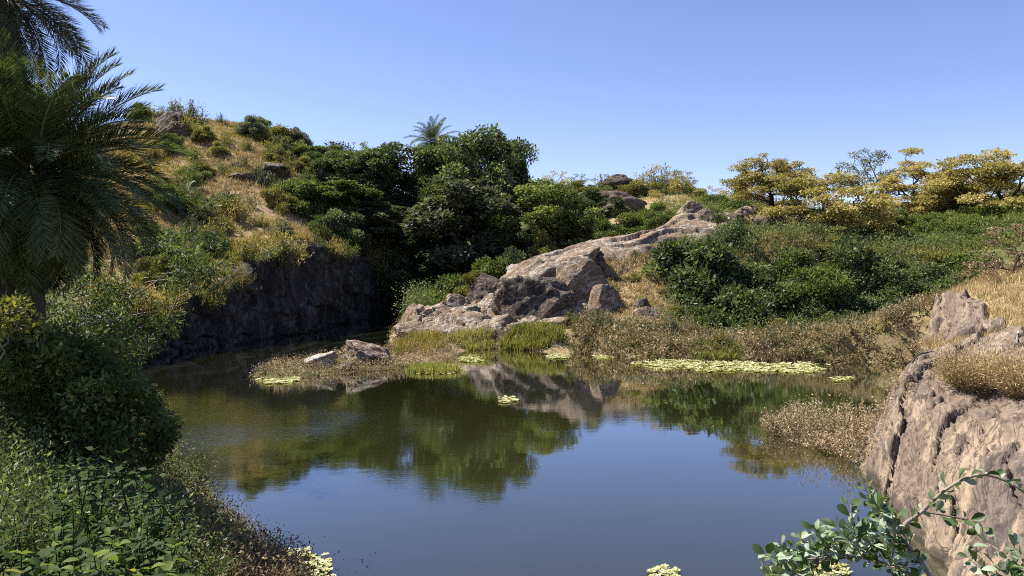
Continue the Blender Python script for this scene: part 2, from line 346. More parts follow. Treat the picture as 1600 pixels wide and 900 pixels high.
# right plateau and the dark bank below it
for p in [(1100, 522, 49), (1200, 525, 50), (1300, 525, 50), (1400, 520, 49.5), (1100, 478, 54.6), (1220, 488, 55.4), (1300, 490, 56.2), (1400, 500, 57.2), (1450, 495, 55.6), (1450, 408, 57.8), (1160, 484, 55), (1260, 490, 55.8), (1350, 495, 56.8), (1160, 402, 57.2), (1260, 399, 57.9), (1350, 402, 58.9), (1110, 415, 57.5), (1220, 398, 57.5), (1300, 400, 58.5), (1400, 405, 59.3), (1480, 420, 57), (1480, 480, 53), (1220, 370, 66),
          (1320, 385, 66), (1400, 385, 68), (1450, 370, 70), (1540, 340, 74), (1600, 325, 74), (1440, 340, 80), (1300, 345, 80), (1200, 325, 84), (1540, 320, 85), (1560, 420, 50), (1620, 400, 55), (1150, 330, 92), (1300, 350, 100), (1500, 350, 100), (1700, 330, 100)]: cp(*p)
for p in [(-60, 130, 12), (0, 140, 6), (60, 140, 6), (110, 90, 9), (-110, 100, 20)]: CP.append(p)
CP = np.array(CP)
def _phi(r): return np.sqrt(r * r + 0.35)
_n = len(CP)
_Amat = np.zeros((_n + 3, _n + 3)); _d = np.hypot(CP[:, None, 0] - CP[None, :, 0], CP[:, None, 1] - CP[None, :, 1])
_Amat[:_n, :_n] = _phi(_d) - np.eye(_n) * 0.15; _Amat[:_n, _n] = 1; _Amat[_n, :_n] = 1
_Amat[_n + 1, _n + 1] = 1; _Amat[_n + 2, _n + 2] = 1
_w = np.linalg.solve(_Amat, np.concatenate([CP[:, 2], [0, 0, 0]]))
def hraw(x, y):
    x = np.asarray(x, float).ravel(); y = np.asarray(y, float).ravel(); out = np.empty(len(x))
    for i in range(0, len(x), 40000):
        d = np.hypot(x[i:i + 40000, None] - CP[None, :, 0], y[i:i + 40000, None] - CP[None, :, 1])
        out[i:i + 40000] = _phi(d) @ _w[:_n] + _w[_n]
    far = sstep(115, 230, np.hypot(x, y - 30))
    return out * (1 - far) + far * (2.0 + 3 * fbm(x * 0.004, y * 0.004, 0, 3, 77))
def height(x, y, detail=True):
    x = np.asarray(x, float); sh = x.shape; x = x.ravel(); y = np.asarray(y, float).ravel()
    h = hraw(x, y); s = shore_sd(x, y)
    land = np.maximum(h, 0.12)
    if detail:
        land = land + (0.35 * fbm(x * 0.22, y * 0.22, 0, 4, 21) + 0.12 * fbm(x * 1.1, y * 1.1, 0, 3, 31)) * sstep(0.3, 3, s) * sstep(6, 16, np.hypot(x, y))
    z = np.where(s > 0, 0.03 + land * sstep(-0.1, 1.3, s), -np.minimum(2.2, 0.06 + 0.42 * np.abs(s)))
    return z.reshape(sh)
def hz(x, y): return float(height(np.array([x]), np.array([y]))[0])

def poly_mask(pts, soft):
    P = np.array(pts, float)
    def f(x, y):
        x = x + 0.9 * fbm(x * 0.35, y * 0.35, 0, 4, 91); y = y + 0.9 * fbm(x * 0.35, y * 0.35, 3, 4, 92)
        sh = x.shape; X = x.ravel(); Y = y.ravel(); d = np.full(X.shape, 1e9); ins = np.zeros(X.shape, bool)
        for (ax, ay), (bx, by) in zip(P, np.roll(P, -1, 0)):
            ex, ey = bx - ax, by - ay; t = np.clip(((X - ax) * ex + (Y - ay) * ey) / (ex * ex + ey * ey + 1e-9), 0, 1)
            d = np.minimum(d, (X - ax - t * ex) ** 2 + (Y - ay - t * ey) ** 2)
            if ey != 0: ins ^= ((ay > Y) != (by > Y)) & (X < ex * (Y - ay) / ey + ax)
        d = np.sqrt(d) * np.where(ins, 1, -1)
        return sstep(-soft, soft, d).reshape(sh)
    return f
def pxd(*L): return [((p - 800.0) / F * D, D) for p, D in L]
om = poly_mask(pxd((618, 57), (640, 50.5), (720, 48.6), (800, 48.4), (880, 49.5), (930, 50.5), (965, 53), (950, 57), (1000, 60), (1030, 64), (1090, 65.5), (1150, 69), (1190, 73), (1150, 76), (1060, 74), (1000, 71), (940, 70), (870, 67), (800, 63), (720, 62), (660, 63)), 0.7)
rm = poly_mask([(6.9, 11.0), (8.0, 14.5), (9.0, 18.2), (9.5, 21.2), (10.2, 24.0), (12.4, 27.0), (15.0, 28.6), (17.5, 28.8), (21, 28.4), (21, 23), (17, 19), (15.5, 13), (11, 8.8), (7, 8.8)], 0.35)
rm2 = poly_mask([(18.3, 32.0), (20.4, 35.0), (21.8, 38.6), (22.4, 41.2), (24.2, 41.5), (24.0, 38.5), (22.4, 34.8), (20.8, 31.4)], 0.35)

# ------------------------------------------------------------------ ground
def axis(lo, hi, step, far):
    core = np.arange(lo, hi + step / 2, step); ext = []
    s, v = step, hi
    while v < far: s *= 1.35; v += s; ext.append(v)
    neg = []; s, v = step, lo
    while v > -far: s *= 1.35; v -= s; neg.append(v)
    return np.concatenate([neg[::-1], core, ext])
gx = axis(-62, 66, 0.42, 2500); gy = axis(-8, 118, 0.42, 2500)
GX, GY = np.meshgrid(gx, gy); GZ = height(GX, GY)
GZ = GZ - 0.55 * np.clip(om(GX, GY) + rm(GX, GY) + rm2(GX, GY), 0, 1) * (GZ > -0.3)
def grid_faces(ny, nx):
    i = np.arange(ny - 1)[:, None] * nx + np.arange(nx - 1)[None, :]
    return np.stack([i, i + 1, i + nx + 1, i + nx], -1).reshape(-1, 4)
_px = 800 + F * GX / np.maximum(GY, 1)
_green = np.clip(sstep(1040, 1120, _px) * sstep(40, 46, GY) + sstep(560, 600, _px) * (1 - sstep(900, 960, _px)) * sstep(55, 60, GY) + (GY < 40) * (GX < 5) * 0.9, 0, 1)
m, nt, out = new_mat('ground_earth')
g = wpos(nt)
n1 = noise(nt, g, 0.16, 6, 0.6); n2 = noise(nt, g, 0.9, 8, 0.65); n3 = noise(nt, g, 7, 5, 0.7)
dry = ramp(nt, n1, [(0.35, (0.26, 0.175, 0.105)), (0.5, (0.33, 0.245, 0.13)), (0.65, (0.30, 0.21, 0.13))])
dry = mixc(nt, ramp(nt, n2, [(0.52, (0, 0, 0)), (0.62, (1, 1, 1))]), dry, (0.13, 0.125, 0.04))
grn = ramp(nt, n2, [(0.35, (0.05, 0.06, 0.022)), (0.55, (0.09, 0.10, 0.03)), (0.7, (0.17, 0.14, 0.06))])
c = mixc(nt, attr(nt, 'green'), dry, grn)
c = mixc(nt, 0.6, c, ramp(nt, n3, [(0.3, (0.5, 0.5, 0.5)), (0.7, (1.3, 1.3, 1.3))]), 'MULTIPLY')
p = nd(nt, 'ShaderNodeBsdfPrincipled', Roughness=0.95); p.inputs['Specular IOR Level'].default_value = 0.1
nt.links.new(c, p.inputs['Base Color'])
bp = nd(nt, 'ShaderNodeBump', Strength=0.7, Distance=0.2); nt.links.new(mathn(nt, 'ADD', n2, mathn(nt, 'MULTIPLY', n3, 0.4)), bp.inputs['Height']); nt.links.new(bp.outputs[0], p.inputs['Normal'])
nt.links.new(p.outputs[0], out.inputs[0]); M['ground'] = m
gm = mesh_np('ground', np.stack([GX, GY, GZ], -1).reshape(-1, 3), grid_faces(len(gy), len(gx)), [M['ground']], {'green': _green.ravel()}, smooth=True)
tag(link('ground', gm), 'dry grassy ground sloping up from the pond', None, None, 'structure')

# ------------------------------------------------------------------ water
m, nt, out = new_mat('pond_water')
g = wpos(nt)
big = noise(nt, g, 0.10, 3, 0.5)
calm = ramp(nt, big, [(0.46, (0.10, 0.10, 0.10)), (0.60, (1, 1, 1))])
r1 = noise(nt, mapping(nt, g, (2.0, 4.4, 1), (0, 0, 0.35)), 2.6, 3, 0.6, 0.3)
r2 = noise(nt, mapping(nt, g, (0.5, 1.4, 1), (0, 0, -0.2)), 0.9, 2, 0.5)
vd = nt.nodes.new('ShaderNodeVectorMath'); vd.operation = 'DISTANCE'; nt.links.new(mapping(nt, g, (1, 0.8, 1)), vd.inputs[0]); vd.inputs[1].default_value = (-8.5, 21.5, 0)
br = ramp(nt, mathn(nt, 'MULTIPLY', vd.outputs['Value'], 0.05), [(0.12, (1, 1, 1)), (0.48, (0.12, 0.12, 0.12))])
calm = mathn(nt, 'MULTIPLY', calm, br)
hh = mathn(nt, 'ADD', mathn(nt, 'MULTIPLY', mathn(nt, 'MULTIPLY', r1, calm), 0.008), mathn(nt, 'MULTIPLY', r2, 0.0022))
# drifting film of pollen in the back bay: stretched swirls
sepx = nt.nodes.new('ShaderNodeSeparateXYZ'); nt.links.new(g, sepx.inputs[0])
wv = nd(nt, 'ShaderNodeTexWave', Scale=0.16, Distortion=22.0, Detail=5.0); wv.inputs['Detail Scale'].default_value = 0.7
nt.links.new(mapping(nt, g, (1, 0.5, 1), (0, 0, 0.5)), wv.inputs[0])
film = ramp(nt, wv.outputs[1], [(0.80, (0, 0, 0)), (0.97, (1, 1, 1))])
fl = mathn(nt, 'MULTIPLY', ramp(nt, mathn(nt, 'MULTIPLY', sepx.outputs[1], 0.01), [(0.34, (0, 0, 0)), (0.42, (1, 1, 1))]), ramp(nt, mathn(nt, 'ADD', mathn(nt, 'MULTIPLY', sepx.outputs[0], 0.02), 0.5), [(0.28, (1, 1, 1)), (0.36, (0, 0, 0))]))
film = mathn(nt, 'MULTIPLY', mathn(nt, 'MULTIPLY', film, fl), mathn(nt, 'MULTIPLY', noise(nt, g, 2.2, 6, 0.7), 0.55))
deep = ramp(nt, noise(nt, g, 0.06, 3, 0.5), [(0.3, (0.015, 0.019, 0.006)), (0.7, (0.025, 0.025, 0.007))])
col = mixc(nt, attr(nt, 'shallow'), deep, (0.085, 0.055, 0.016))
col = mixc(nt, film, col, (0.15, 0.15, 0.10))
p = nt.nodes.new('ShaderNodeBsdfDiffuse'); nt.links.new(col, p.inputs['Color'])
gl = nd(nt, 'ShaderNodeBsdfGlossy', Roughness=0.03); gl.inputs['Color'].default_value = (0.97, 0.985, 1, 1)
fr = nd(nt, 'ShaderNodeFresnel', IOR=1.333); wmix = nt.nodes.new('ShaderNodeMixShader')
nt.links.new(mathn(nt, 'MINIMUM', mathn(nt, 'MULTIPLY', fr.outputs[0], 2.3), 0.9), wmix.inputs[0])
bp = nd(nt, 'ShaderNodeBump', Strength=1.0, Distance=1.0); nt.links.new(hh, bp.inputs['Height'])
for q in (gl, fr): nt.links.new(bp.outputs[0], q.inputs['Normal'])
nt.links.new(p.outputs[0], wmix.inputs[1]); nt.links.new(gl.outputs[0], wmix.inputs[2])
nt.links.new(wmix.outputs[0], out.inputs[0]); M['water'] = m
wx = np.arange(-34, 34.1, 0.5); wy = np.arange(8, 82.1, 0.5); WX, WY = np.meshgrid(wx, wy)
ws = shore_sd(WX.ravel(), WY.ravel())
_shal = np.exp(-np.maximum(-ws, 0) / 2.2) * sstep(-9, -2, WX.ravel()) * (1 - sstep(4, 9, WX.ravel())) * sstep(36, 42, WY.ravel())
wm = mesh_np('water', np.stack([WX, WY, 0 * WX], -1).reshape(-1, 3), grid_faces(len(wy), len(wx)), [M['water']], {'shallow': np.clip(_shal, 0, 1)}, smooth=True)
tag(link('water', wm), 'still greenish pond reflecting the blue sky', None, None, 'structure')

# ------------------------------------------------------------------ rock masses as high-resolution relief
def rocky(x, y, cell, ang, amp, seed):
    """blocky fractured relief: tilted blocks, cracks, strata"""
    ca, sa = math.cos(ang), math.sin(ang)
    wx_ = x + 0.5 * cell * fbm(x / cell, y / cell, 0, 3, seed); wy_ = y + 0.5 * cell * fbm(x / cell, y / cell, 5, 3, seed + 9)
    u = (wx_ * ca + wy_ * sa) / cell; v = (-wx_ * sa + wy_ * ca) / (cell * 0.55)
    d1, d2, rid, du, dv = voronoi(u, v, seed)
    crack = sstep(0.0, 0.09, d2 - d1)
    h = amp * (rid - 0.5) + amp * 0.5 * du * (rid - 0.3) + amp * 0.7 * dv * (0.6 - rid)
    h = h - amp * 0.55 * (1 - crack)
    e1, e2, rid2, _, _ = voronoi(u * 2.7, v * 2.7, seed + 3)
    h = h + amp * 0.25 * (rid2 - 0.5) - amp * 0.16 * (1 - sstep(0, 0.14, e2 - e1))
    return h + amp * 0.35 * fbm(x * 1.3 / cell, y * 1.3 / cell, 0, 5, seed + 4)
def ledges(x, y, ang, step, amp, seed, wob=0.9):
    t = (x * math.cos(ang) + y * math.sin(ang)) / step + wob * fbm(x * 0.35 / step ** 0.5, y * 0.35 / step ** 0.5, 0, 4, seed)
    fl = np.floor(t); fr = t - fl; a = 0.35 + 0.9 * _hash(fl, fl * 0, fl * 0, seed)
    return amp * a * (fr - sstep(0.955, 1.0, fr)) * (0.4 + 0.9 * sstep(-0.3, 0.3, fbm(x * 0.5 / step, y * 0.5 / step, 4, 3, seed + 2)))
def cracks(x, y, cell, ang, depth, seed, width=0.05):
    ca, sa = math.cos(ang), math.sin(ang); wx_ = x + 0.4 * cell * fbm(x / cell, y / cell, 0, 4, seed); wy_ = y + 0.4 * cell * fbm(x / cell, y / cell, 5, 4, seed + 9)
    d1, d2, rid, _, _ = voronoi((wx_ * ca + wy_ * sa) / cell, (-wx_ * sa + wy_ * ca) / (cell * 2.2), seed)
    return -depth * (1 - sstep(0, width, d2 - d1)) + depth * 0.9 * (rid - 0.5)
def rock_sheet(name, x0, x1, y0, y1, step, maskf, relief, mat, label, cat, lift=0.25):
    xs = np.arange(x0, x1, step); ys = np.arange(y0, y1, step); X, Y = np.meshgrid(xs, ys)
    mk = maskf(X, Y); z = height(X, Y, False).ravel().reshape(X.shape)
    Z = z + (lift + relief(X, Y)) * mk - 0.9 * (1 - mk)
    keep = (mk > 0.01).ravel(); Fq = grid_faces(len(ys), len(xs)); Fq = Fq[keep[Fq].any(1)]
    used = np.unique(Fq); remap = np.zeros(X.size, int); remap[used] = np.arange(len(used))
    me = mesh_np(name, np.stack([X, Y, Z], -1).reshape(-1, 3)[used], remap[Fq], [mat], smooth=True)
    return tag(link(name, me), label, cat)
rock_sheet('rock_outcrop', -11, 26, 47, 78, 0.11, om, lambda x, y: (1 - sstep(56, 61, y)) * rocky(x, y, 2.6, 0.5, 0.9, 41) + sstep(56, 61, y) * (0.35 + ledges(x, y, -1.1, 2.6, 0.32, 43) + ledges(x, y, -0.5, 0.9, 0.08, 44) + cracks(x, y, 2.6, 0.4, 0.12, 45) + 0.4 * fbm(x * 0.3, y * 0.3, 0, 3, 46)), M['rock'],
           'long brown granite outcrop rising from the far shore to the plateau', 'rock outcrop', 0.2)
rock_sheet('rock_slope', 4.5, 23, 8, 32, 0.055, rm, lambda x, y: ledges(x, y, -0.64, 1.6, 0.27, 57) + ledges(x, y, -0.35, 0.6, 0.10, 58) + ledges(x, y, -0.95, 0.22, 0.03, 59) + cracks(x, y, 1.3, -0.64, 0.16, 60) + (1 - sstep(0.8, 3.2, shore_sd(x.ravel(), y.ravel()).reshape(x.shape))) * rocky(x, y, 0.9, -0.64, 0.22, 61) + 0.25 * fbm(x * 0.4, y * 0.4, 0, 3, 8) + 0.012 * fbm(x * 6, y * 5, 0, 5, 15, ridge=True), M['rock_near'],
           'sloping brown rock bank in the right foreground by the water', 'rock slope', 0.12)
rock_sheet('rock_slope', 17, 29, 28, 43, 0.09, rm2, lambda x, y: ledges(x, y, -0.5, 1.3, 0.5, 63) + ledges(x, y, -0.2, 0.45, 0.15, 64) + cracks(x, y, 1.5, -0.5, 0.2, 65) + 0.3 * fbm(x * 0.5, y * 0.5, 0, 4, 66), M['rock_near'],
           'smaller pale rock shoulder behind the right foreground slope, below grass', 'rock slope', 0.25)

# left cliff: a wall standing in the water
_cb = [wl(*p) for p in [(650, 491), (600, 493), (540, 504), (450, 521), (330, 541), (250, 553), (190, 565), (140, 588)]]
_ct = [5.6, 5.5, 5.9, 6.8, 3.8, 2.9, 2.6, 2.6]
cb = catmull(np.array([(a[0], a[1], t) for a, t in zip(_cb, _ct)]), 60)
# finer top line taken from the visible edge
nu = len(cb); nv = 90
Tn = unit(np.gradient(cb[:, :2], axis=0)); Nn = np.stack([-Tn[:, 1], Tn[:, 0]], 1)
_mid = Nn @ np.array([1.0, -0.4]); Nn = Nn * np.where(_mid[:, None] >= 0, 1, -1)
s_al = np.concatenate([[0], np.cumsum(np.linalg.norm(np.diff(cb[:, :2], axis=0), axis=1))])
v = np.linspace(0, 1, nv); U, Vv = np.meshgrid(s_al, v)
top = cb[:, 2][None, :] + 0.45 * fbm(U * 0.6, 0 * U, 0, 4, 3)
tl = np.clip((Vv - 0.86) / 0.14, 0, 1); Vw = np.clip(Vv / 0.86, 0, 1)
zz = -0.8 + Vw * (top + 0.8); back = 0.6 + Vw * 0.35 + 4.2 * tl
c1, c2, crid, _, _ = voronoi(U / 2.2 + 0.25 * fbm(U * 0.4, zz * 0.4, 0, 3, 4), zz / 1.9 + 0.3 * fbm(U * 0.4, zz * 0.4, 7, 3, 4), 12)
k1, k2, krid, _, _ = voronoi(U / 0.8 + 9, zz / 1.5, 14)
dsp = 0.55 * fbm(U * 0.35, zz * 0.16, 0, 5, 33) + 0.75 * (crid - 0.5) + 0.2 * (krid - 0.5) - 0.2 * (1 - sstep(0, 0.12, c2 - c1)) + 0.12 * fbm(U * 2, zz * 0.7, 0, 4, 44, ridge=True)
off = 1.6 - back + dsp * (1 - 0.7 * tl)
CX = cb[:, 0][None, :] + Nn[:, 0][None, :] * off; CY = cb[:, 1][None, :] + Nn[:, 1][None, :] * off
cz = (1 - tl) * zz + tl * (np.maximum(height(CX, CY), 0.5) - 0.25) + 0.25 * fbm(CX * 0.8, CY * 0.8, 0, 4, 49) * sstep(0, 0.3, tl)
RIM = (CX, CY, cz)
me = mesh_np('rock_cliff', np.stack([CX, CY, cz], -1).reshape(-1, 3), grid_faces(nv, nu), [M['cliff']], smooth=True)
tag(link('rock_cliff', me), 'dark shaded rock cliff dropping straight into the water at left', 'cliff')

# ------------------------------------------------------------------ boulders
def rock_mesh(name, seed, mat, sub=5, planes=11, rough=0.11, keep=0.52):
    rng = np.random.default_rng(seed)
    bm = bmesh.new(); bmesh.ops.create_icosphere(bm, subdivisions=sub, radius=1.0)
    V = np.array([v.co[:] for v in bm.verts]); Fc = np.array([[v.index for v in f.verts] for f in bm.faces]); bm.free()
    for _ in range(planes):
        n = unit(rng.normal(size=3)); dd = rng.uniform(keep, 0.95)
        s = V @ n; over = np.maximum(s - dd, 0); V = V - n[None, :] * (over * 0.985)[:, None]
    o = seed * 13.7
    d = rough * 1.6 * fbm(V[:, 0] * 1.6 + o, V[:, 1] * 1.6, V[:, 2] * 1.6, 5, seed) + rough * 0.6 * fbm(V[:, 0] * 5 + o, V[:, 1] * 5, V[:, 2] * 5, 4, seed + 3, ridge=True)
    st = V @ unit(rng.normal(size=3)) * 5 + 1.2 * fbm(V[:, 0] * 2 + o, V[:, 1] * 2, V[:, 2] * 2, 3, seed + 8)
    d = d - rough * 0.5 * np.exp(-((st - np.round(st)) / 0.07) ** 2) * (fbm(V[:, 0] * 1.5, V[:, 1] * 1.5 + o, V[:, 2] * 1.5, 2, seed + 5) > -0.1) + 0.02 * fbm(V[:, 0] * 14 + o, V[:, 1] * 14, V[:, 2] * 14, 3, seed + 6)
    V = V * (1 + d)[:, None]
    mn, mx = V.min(0), V.max(0); V = (V - (mn + mx) / 2) / ((mx - mn) / 2)[None, :]
    return mesh_np(name, V, Fc, [mat], smooth=True)
ROCKS = [rock_mesh('boulder', 100 + i, M['rock'], 5, planes=9 + i) for i in range(8)]
def boulder(px, py, D, wpx, hpx, label, depth=0.8, mat=None, k=None, tilt=0.0, rz=None, group=None):
    c = at(px, py, D); w = wpx / F * D / 2; h = hpx / F * D / 2
    o = link('boulder', ROCKS[random.randrange(8) if k is None else k], None, c, (random.uniform(-.15, .15), tilt, random.uniform(-0.5, 0.5) if rz is None else rz), (w * 1.06, w * depth * 1.06, h * 1.1), mat)
    return tag(o, label, 'boulder', group)
R, RG, RW = M['rock'], M['rock_grey'], M['rock_white']
boulder(757, 456, 57.0, 58, 54, 'rounded dark boulder perched at the left of the outcrop beside dark trees', 0.8, RG, 0)
boulder(838, 484, 53.0, 136, 100, 'largest dark fronted block in the middle of the outcrop above the reeds', 0.8, RG, 1, 0.1, 0.1)
boulder(830, 440, 57.5, 130, 62, 'long tan block forming the top of the outcrop over the dark fronted block', 0.9, R, 2, -0.35, 0.1)
boulder(908, 462, 54.0, 88, 118, 'tall brown block right of the large dark block on the outcrop', 0.8, R, 3, -0.1, -0.2)
boulder(885, 418, 58.5, 120, 46, 'flat tan slab behind the tall brown block on the outcrop', 0.9, R, 4, -0.28, 0.0)
boulder(943, 484, 52.2, 54, 74, 'rounded brown block leaning below the straw grass', 0.9, R, 6, 0.3)
boulder(775, 485, 55.0, 70, 66, 'tan block wedged between the rounded boulder and the dark fronted block', 0.8, R, 5, 0.2)
boulder(866, 512, 50.0, 66, 30, 'low reddish slab wedged at the foot of the dark block', 0.8, R, 4, -0.1)
boulder(912, 508, 50.6, 30, 34, 'small dark block in the gap under the tall brown block', 0.8, RG, 5)
boulder(650, 518, 52.0, 66, 30, 'low brown boulder at the left tip of the outcrop by the water', 0.8, R, 6, -0.1)
boulder(697, 522, 50.5, 60, 26, 'flat brown boulder at the water edge between outcrop tip and reeds', 0.7, R, 7, 0.1)
boulder(690, 494, 54.5, 78, 36, 'broad folded brown boulder above the left tip of the outcrop', 0.8, R, 0, 0.2)
boulder(735, 508, 52.0, 62, 40, 'angular brown boulder left of the dark fronted block', 0.8, R, 4, 0.25)
boulder(782, 512, 50.3, 56, 36, 'dark brown boulder at the foot of the outcrop behind reeds', 0.8, R, 5, -0.2)
boulder(715, 478, 57.0, 40, 34, 'small tan boulder below the rounded dark boulder', 0.8, R, 6, 0.2)
boulder(800, 424, 59.5, 20, 22, 'small pale boulder on the outcrop rim with straw grass on it', 0.8, RW, 7)
boulder(842, 418, 59.5, 60, 34, 'grey cracked boulder on the left rim of the outcrop', 0.9, RG, 3, -0.3)
boulder(1000, 478, 52.5, 30, 24, 'small angular grey boulder tucked under the bushes right of the outcrop', 0.8, RG, 5)
boulder(1012, 497, 51.0, 42, 34, 'rounded grey brown boulder among brown weeds below the glossy shrub', 0.8, R, 6)
boulder(980, 522, 49.0, 74, 26, 'flat pale slab among straw weeds near the far shore', 0.8, R, 7, -0.15)
boulder(1030, 520, 48.5, 34, 22, 'small boulder right of the flat pale slab on the far shore', 0.8, R, 4)
boulder(1076, 340, 71.5, 36, 48, 'pointed upright boulder on the crest of the outcrop', 0.8, R, 1, 0.6)
boulder(1106, 350, 70.5, 44, 46, 'jagged grey boulder on the crest right of the pointed one', 0.8, RG, 2, -0.4)
boulder(1140, 350, 71.5, 50, 40, 'jagged boulder on the crest left of the golden trees', 0.8, RG, 5, 0.3)
boulder(1060, 366, 69.0, 40, 30, 'dark creased boulder below the crest of the outcrop', 0.8, RG, 0)
boulder(1170, 340, 73.5, 56, 34, 'tan mound of rock under the leftmost golden tree', 0.9, R, 3)
boulder(1222, 356, 70.0, 92, 38, 'broad grey flat boulder under the golden trees', 0.8, RG, 6, 0.1)
boulder(573, 559, 40.4, 74, 42, 'tan sloping boulder on the low spit in the pond', 0.6, R, 4, 0.35, 0.2)
boulder(497, 570, 38.9, 60, 32, 'flat boulder with a pale top on the low spit in the pond', 0.6, RW, 7, -0.15, 0.1)
boulder(538, 576, 38.6, 46, 20, 'low dark boulder between the two pale boulders of the spit', 0.6, RG, 5)
boulder(455, 582, 38.0, 50, 20, 'low brown boulder near the left end of the spit', 0.6, R, 6)
boulder(620, 568, 41.5, 40, 12, 'low brown boulder at the landward end of the spit', 0.6, R, 6)
boulder(268, 208, 83.5, 64, 62, 'dark rock block on the hilltop behind the near palm', 0.8, RG, 2)
boulder(430, 262, 76, 44, 14, 'flat grey rock slab on the bare patch of the hillside', 0.8, RG, 4, 0.15)
boulder(378, 275, 73.5, 40, 12, 'low grey rock slab left on the bare patch of the hillside', 0.8, RG, 5, 0.1)
boulder(945, 330, 95, 122, 58, 'dark earthen mound with dry grass on top behind the outcrop', 0.6, M['earth'], 1)
boulder(995, 332, 96, 50, 40, 'smaller brown earthen mound right of the dark earthen mound', 0.6, M['earth'], 3)
boulder(965, 284, 105, 46, 22, 'dark rock showing on the far hilltop among bushes', 0.6, RG, 2)

# ------------------------------------------------------------------ tree and shrub prototypes
def skeleton(base_pts, targets, rng, jit=0.12, pathw=0.35, seg=4):
    nodes = [np.array(p, float) for p in base_pts]; par = [-1] + list(range(len(base_pts) - 1)); plen = [0.0]
    for i in range(1, len(nodes)): plen.append(plen[-1] + np.linalg.norm(nodes[i] - nodes[i - 1]))
    ends = []
    top = nodes[-1]
    for t in sorted(targets, key=lambda q: np.linalg.norm(q - top)):
        P = np.array(nodes); d = np.linalg.norm(P - t, axis=1); cost = d + pathw * np.array(plen) + 1.2 * np.maximum(P[:, 2] - t[2], 0)
        cost[:max(1, len(base_pts) // 2)] += 50
        k = int(np.argmin(cost)); prev = k; a = nodes[k]; L = d[k]
        for s in range(1, seg + 1):
            f = s / seg
            q = a + (t - a) * f + np.array([0, 0, 0.12 * L * math.sin(math.pi * f)]) + (rng.normal(size=3) * jit * L * 0.5 if s < seg else 0)
            nodes.append(q); par.append(prev); plen.append(plen[prev] + np.linalg.norm(q - nodes[prev])); prev = len(nodes) - 1
        ends.append(prev)
    return nodes, par, ends
def skin(nodes, par, ends, r0, rmin, tubes, k=5, expo=0.5):
    n = len(nodes); cnt = np.zeros(n)
    for e in ends:
        i = e
        while i >= 0: cnt[i] += 1; i = par[i]
    tot = max(cnt[0], 1); rad = np.maximum(r0 * (np.maximum(cnt, 1) / tot) ** expo, rmin)
    kids = [[] for _ in range(n)]
    for i, p_ in enumerate(par):
        if p_ >= 0: kids[p_].append(i)
    def run(start, frm):
        pts, rs = ([nodes[frm], nodes[start]], [min(rad[frm], rad[start] * 1.25), rad[start]]) if frm is not None else ([nodes[start]], [rad[start]])
        i = start; stack = []
        while kids[i]:
            ks = sorted(kids[i], key=lambda q: -cnt[q]); stack += [(q, i) for q in ks[1:]]; i = ks[0]
            pts.append(nodes[i]); rs.append(rad[i])
        if len(pts) > 1: tubes.add(pts, rs, k if rs[0] < r0 * 0.6 else 8)
        for q, f in stack: run(q, f)
    run(0, None)
def cluster_leaves(C, rc, per, rng, flat=0.75, L=(0.2, 0.34), asp=0.55, shell=0.35, up=0.9, droop=0.0):
    P, A, N, rn = [], [], [], []
    for c, r in zip(C, rc):
        n = int(per * (r / np.mean(rc)) ** 2)
        u = unit(rng.normal(size=(n, 3))); u[:, 2] = np.where(rng.random(n) < 0.3, np.abs(u[:, 2]), u[:, 2])
        rr = r * (shell + (1 - shell) * rng.random(n) ** 0.6)
        # lumpy outline
        rr = rr * (1 + 0.35 * fbm(u[:, 0] * 2 + c[0] * 3, u[:, 1] * 2 + c[1] * 3, u[:, 2] * 2 + c[2], 2, 5))
        p_ = c + u * rr[:, None] * np.array([1, 1, flat]); P.append(p_)
        A.append(unit(u * 0.8 + rng.normal(size=(n, 3)) * 0.7 + np.array([0, 0, -droop])))
        N.append(unit(np.array([0, 0, up]) + rng.normal(size=(n, 3)) * 0.6 + u * 0.3))
        base = rng.uniform(0.12, 0.62)
        rn.append(np.clip(base + rng.normal(0, 0.24, n), 0, 1))
    P = np.concatenate(P); n = len(P); Ls = rng.uniform(L[0], L[1], n)
    V, Q = leaf_quads(P, np.concatenate(A), np.concatenate(N), Ls, Ls * asp * rng.uniform(0.8, 1.2, n))
    return V, Q, np.concatenate(rn)
def norm_proto(parts):
    """parts: list (name, mesh). returns dict with height and width of the whole"""
    allv = []
    for nme, me in parts:
        a = np.empty(len(me.vertices) * 3, np.float32); me.vertices.foreach_get('co', a); allv.append(a.reshape(-1, 3))
    a = np.concatenate(allv); lo, hi = np.percentile(a, 0.6, 0), np.percentile(a, 99.4, 0)
    return dict(parts=parts, h=float(hi[2]), w=float(max(hi[0] - lo[0], 0.1)), cx=float((hi[0] + lo[0]) / 2))
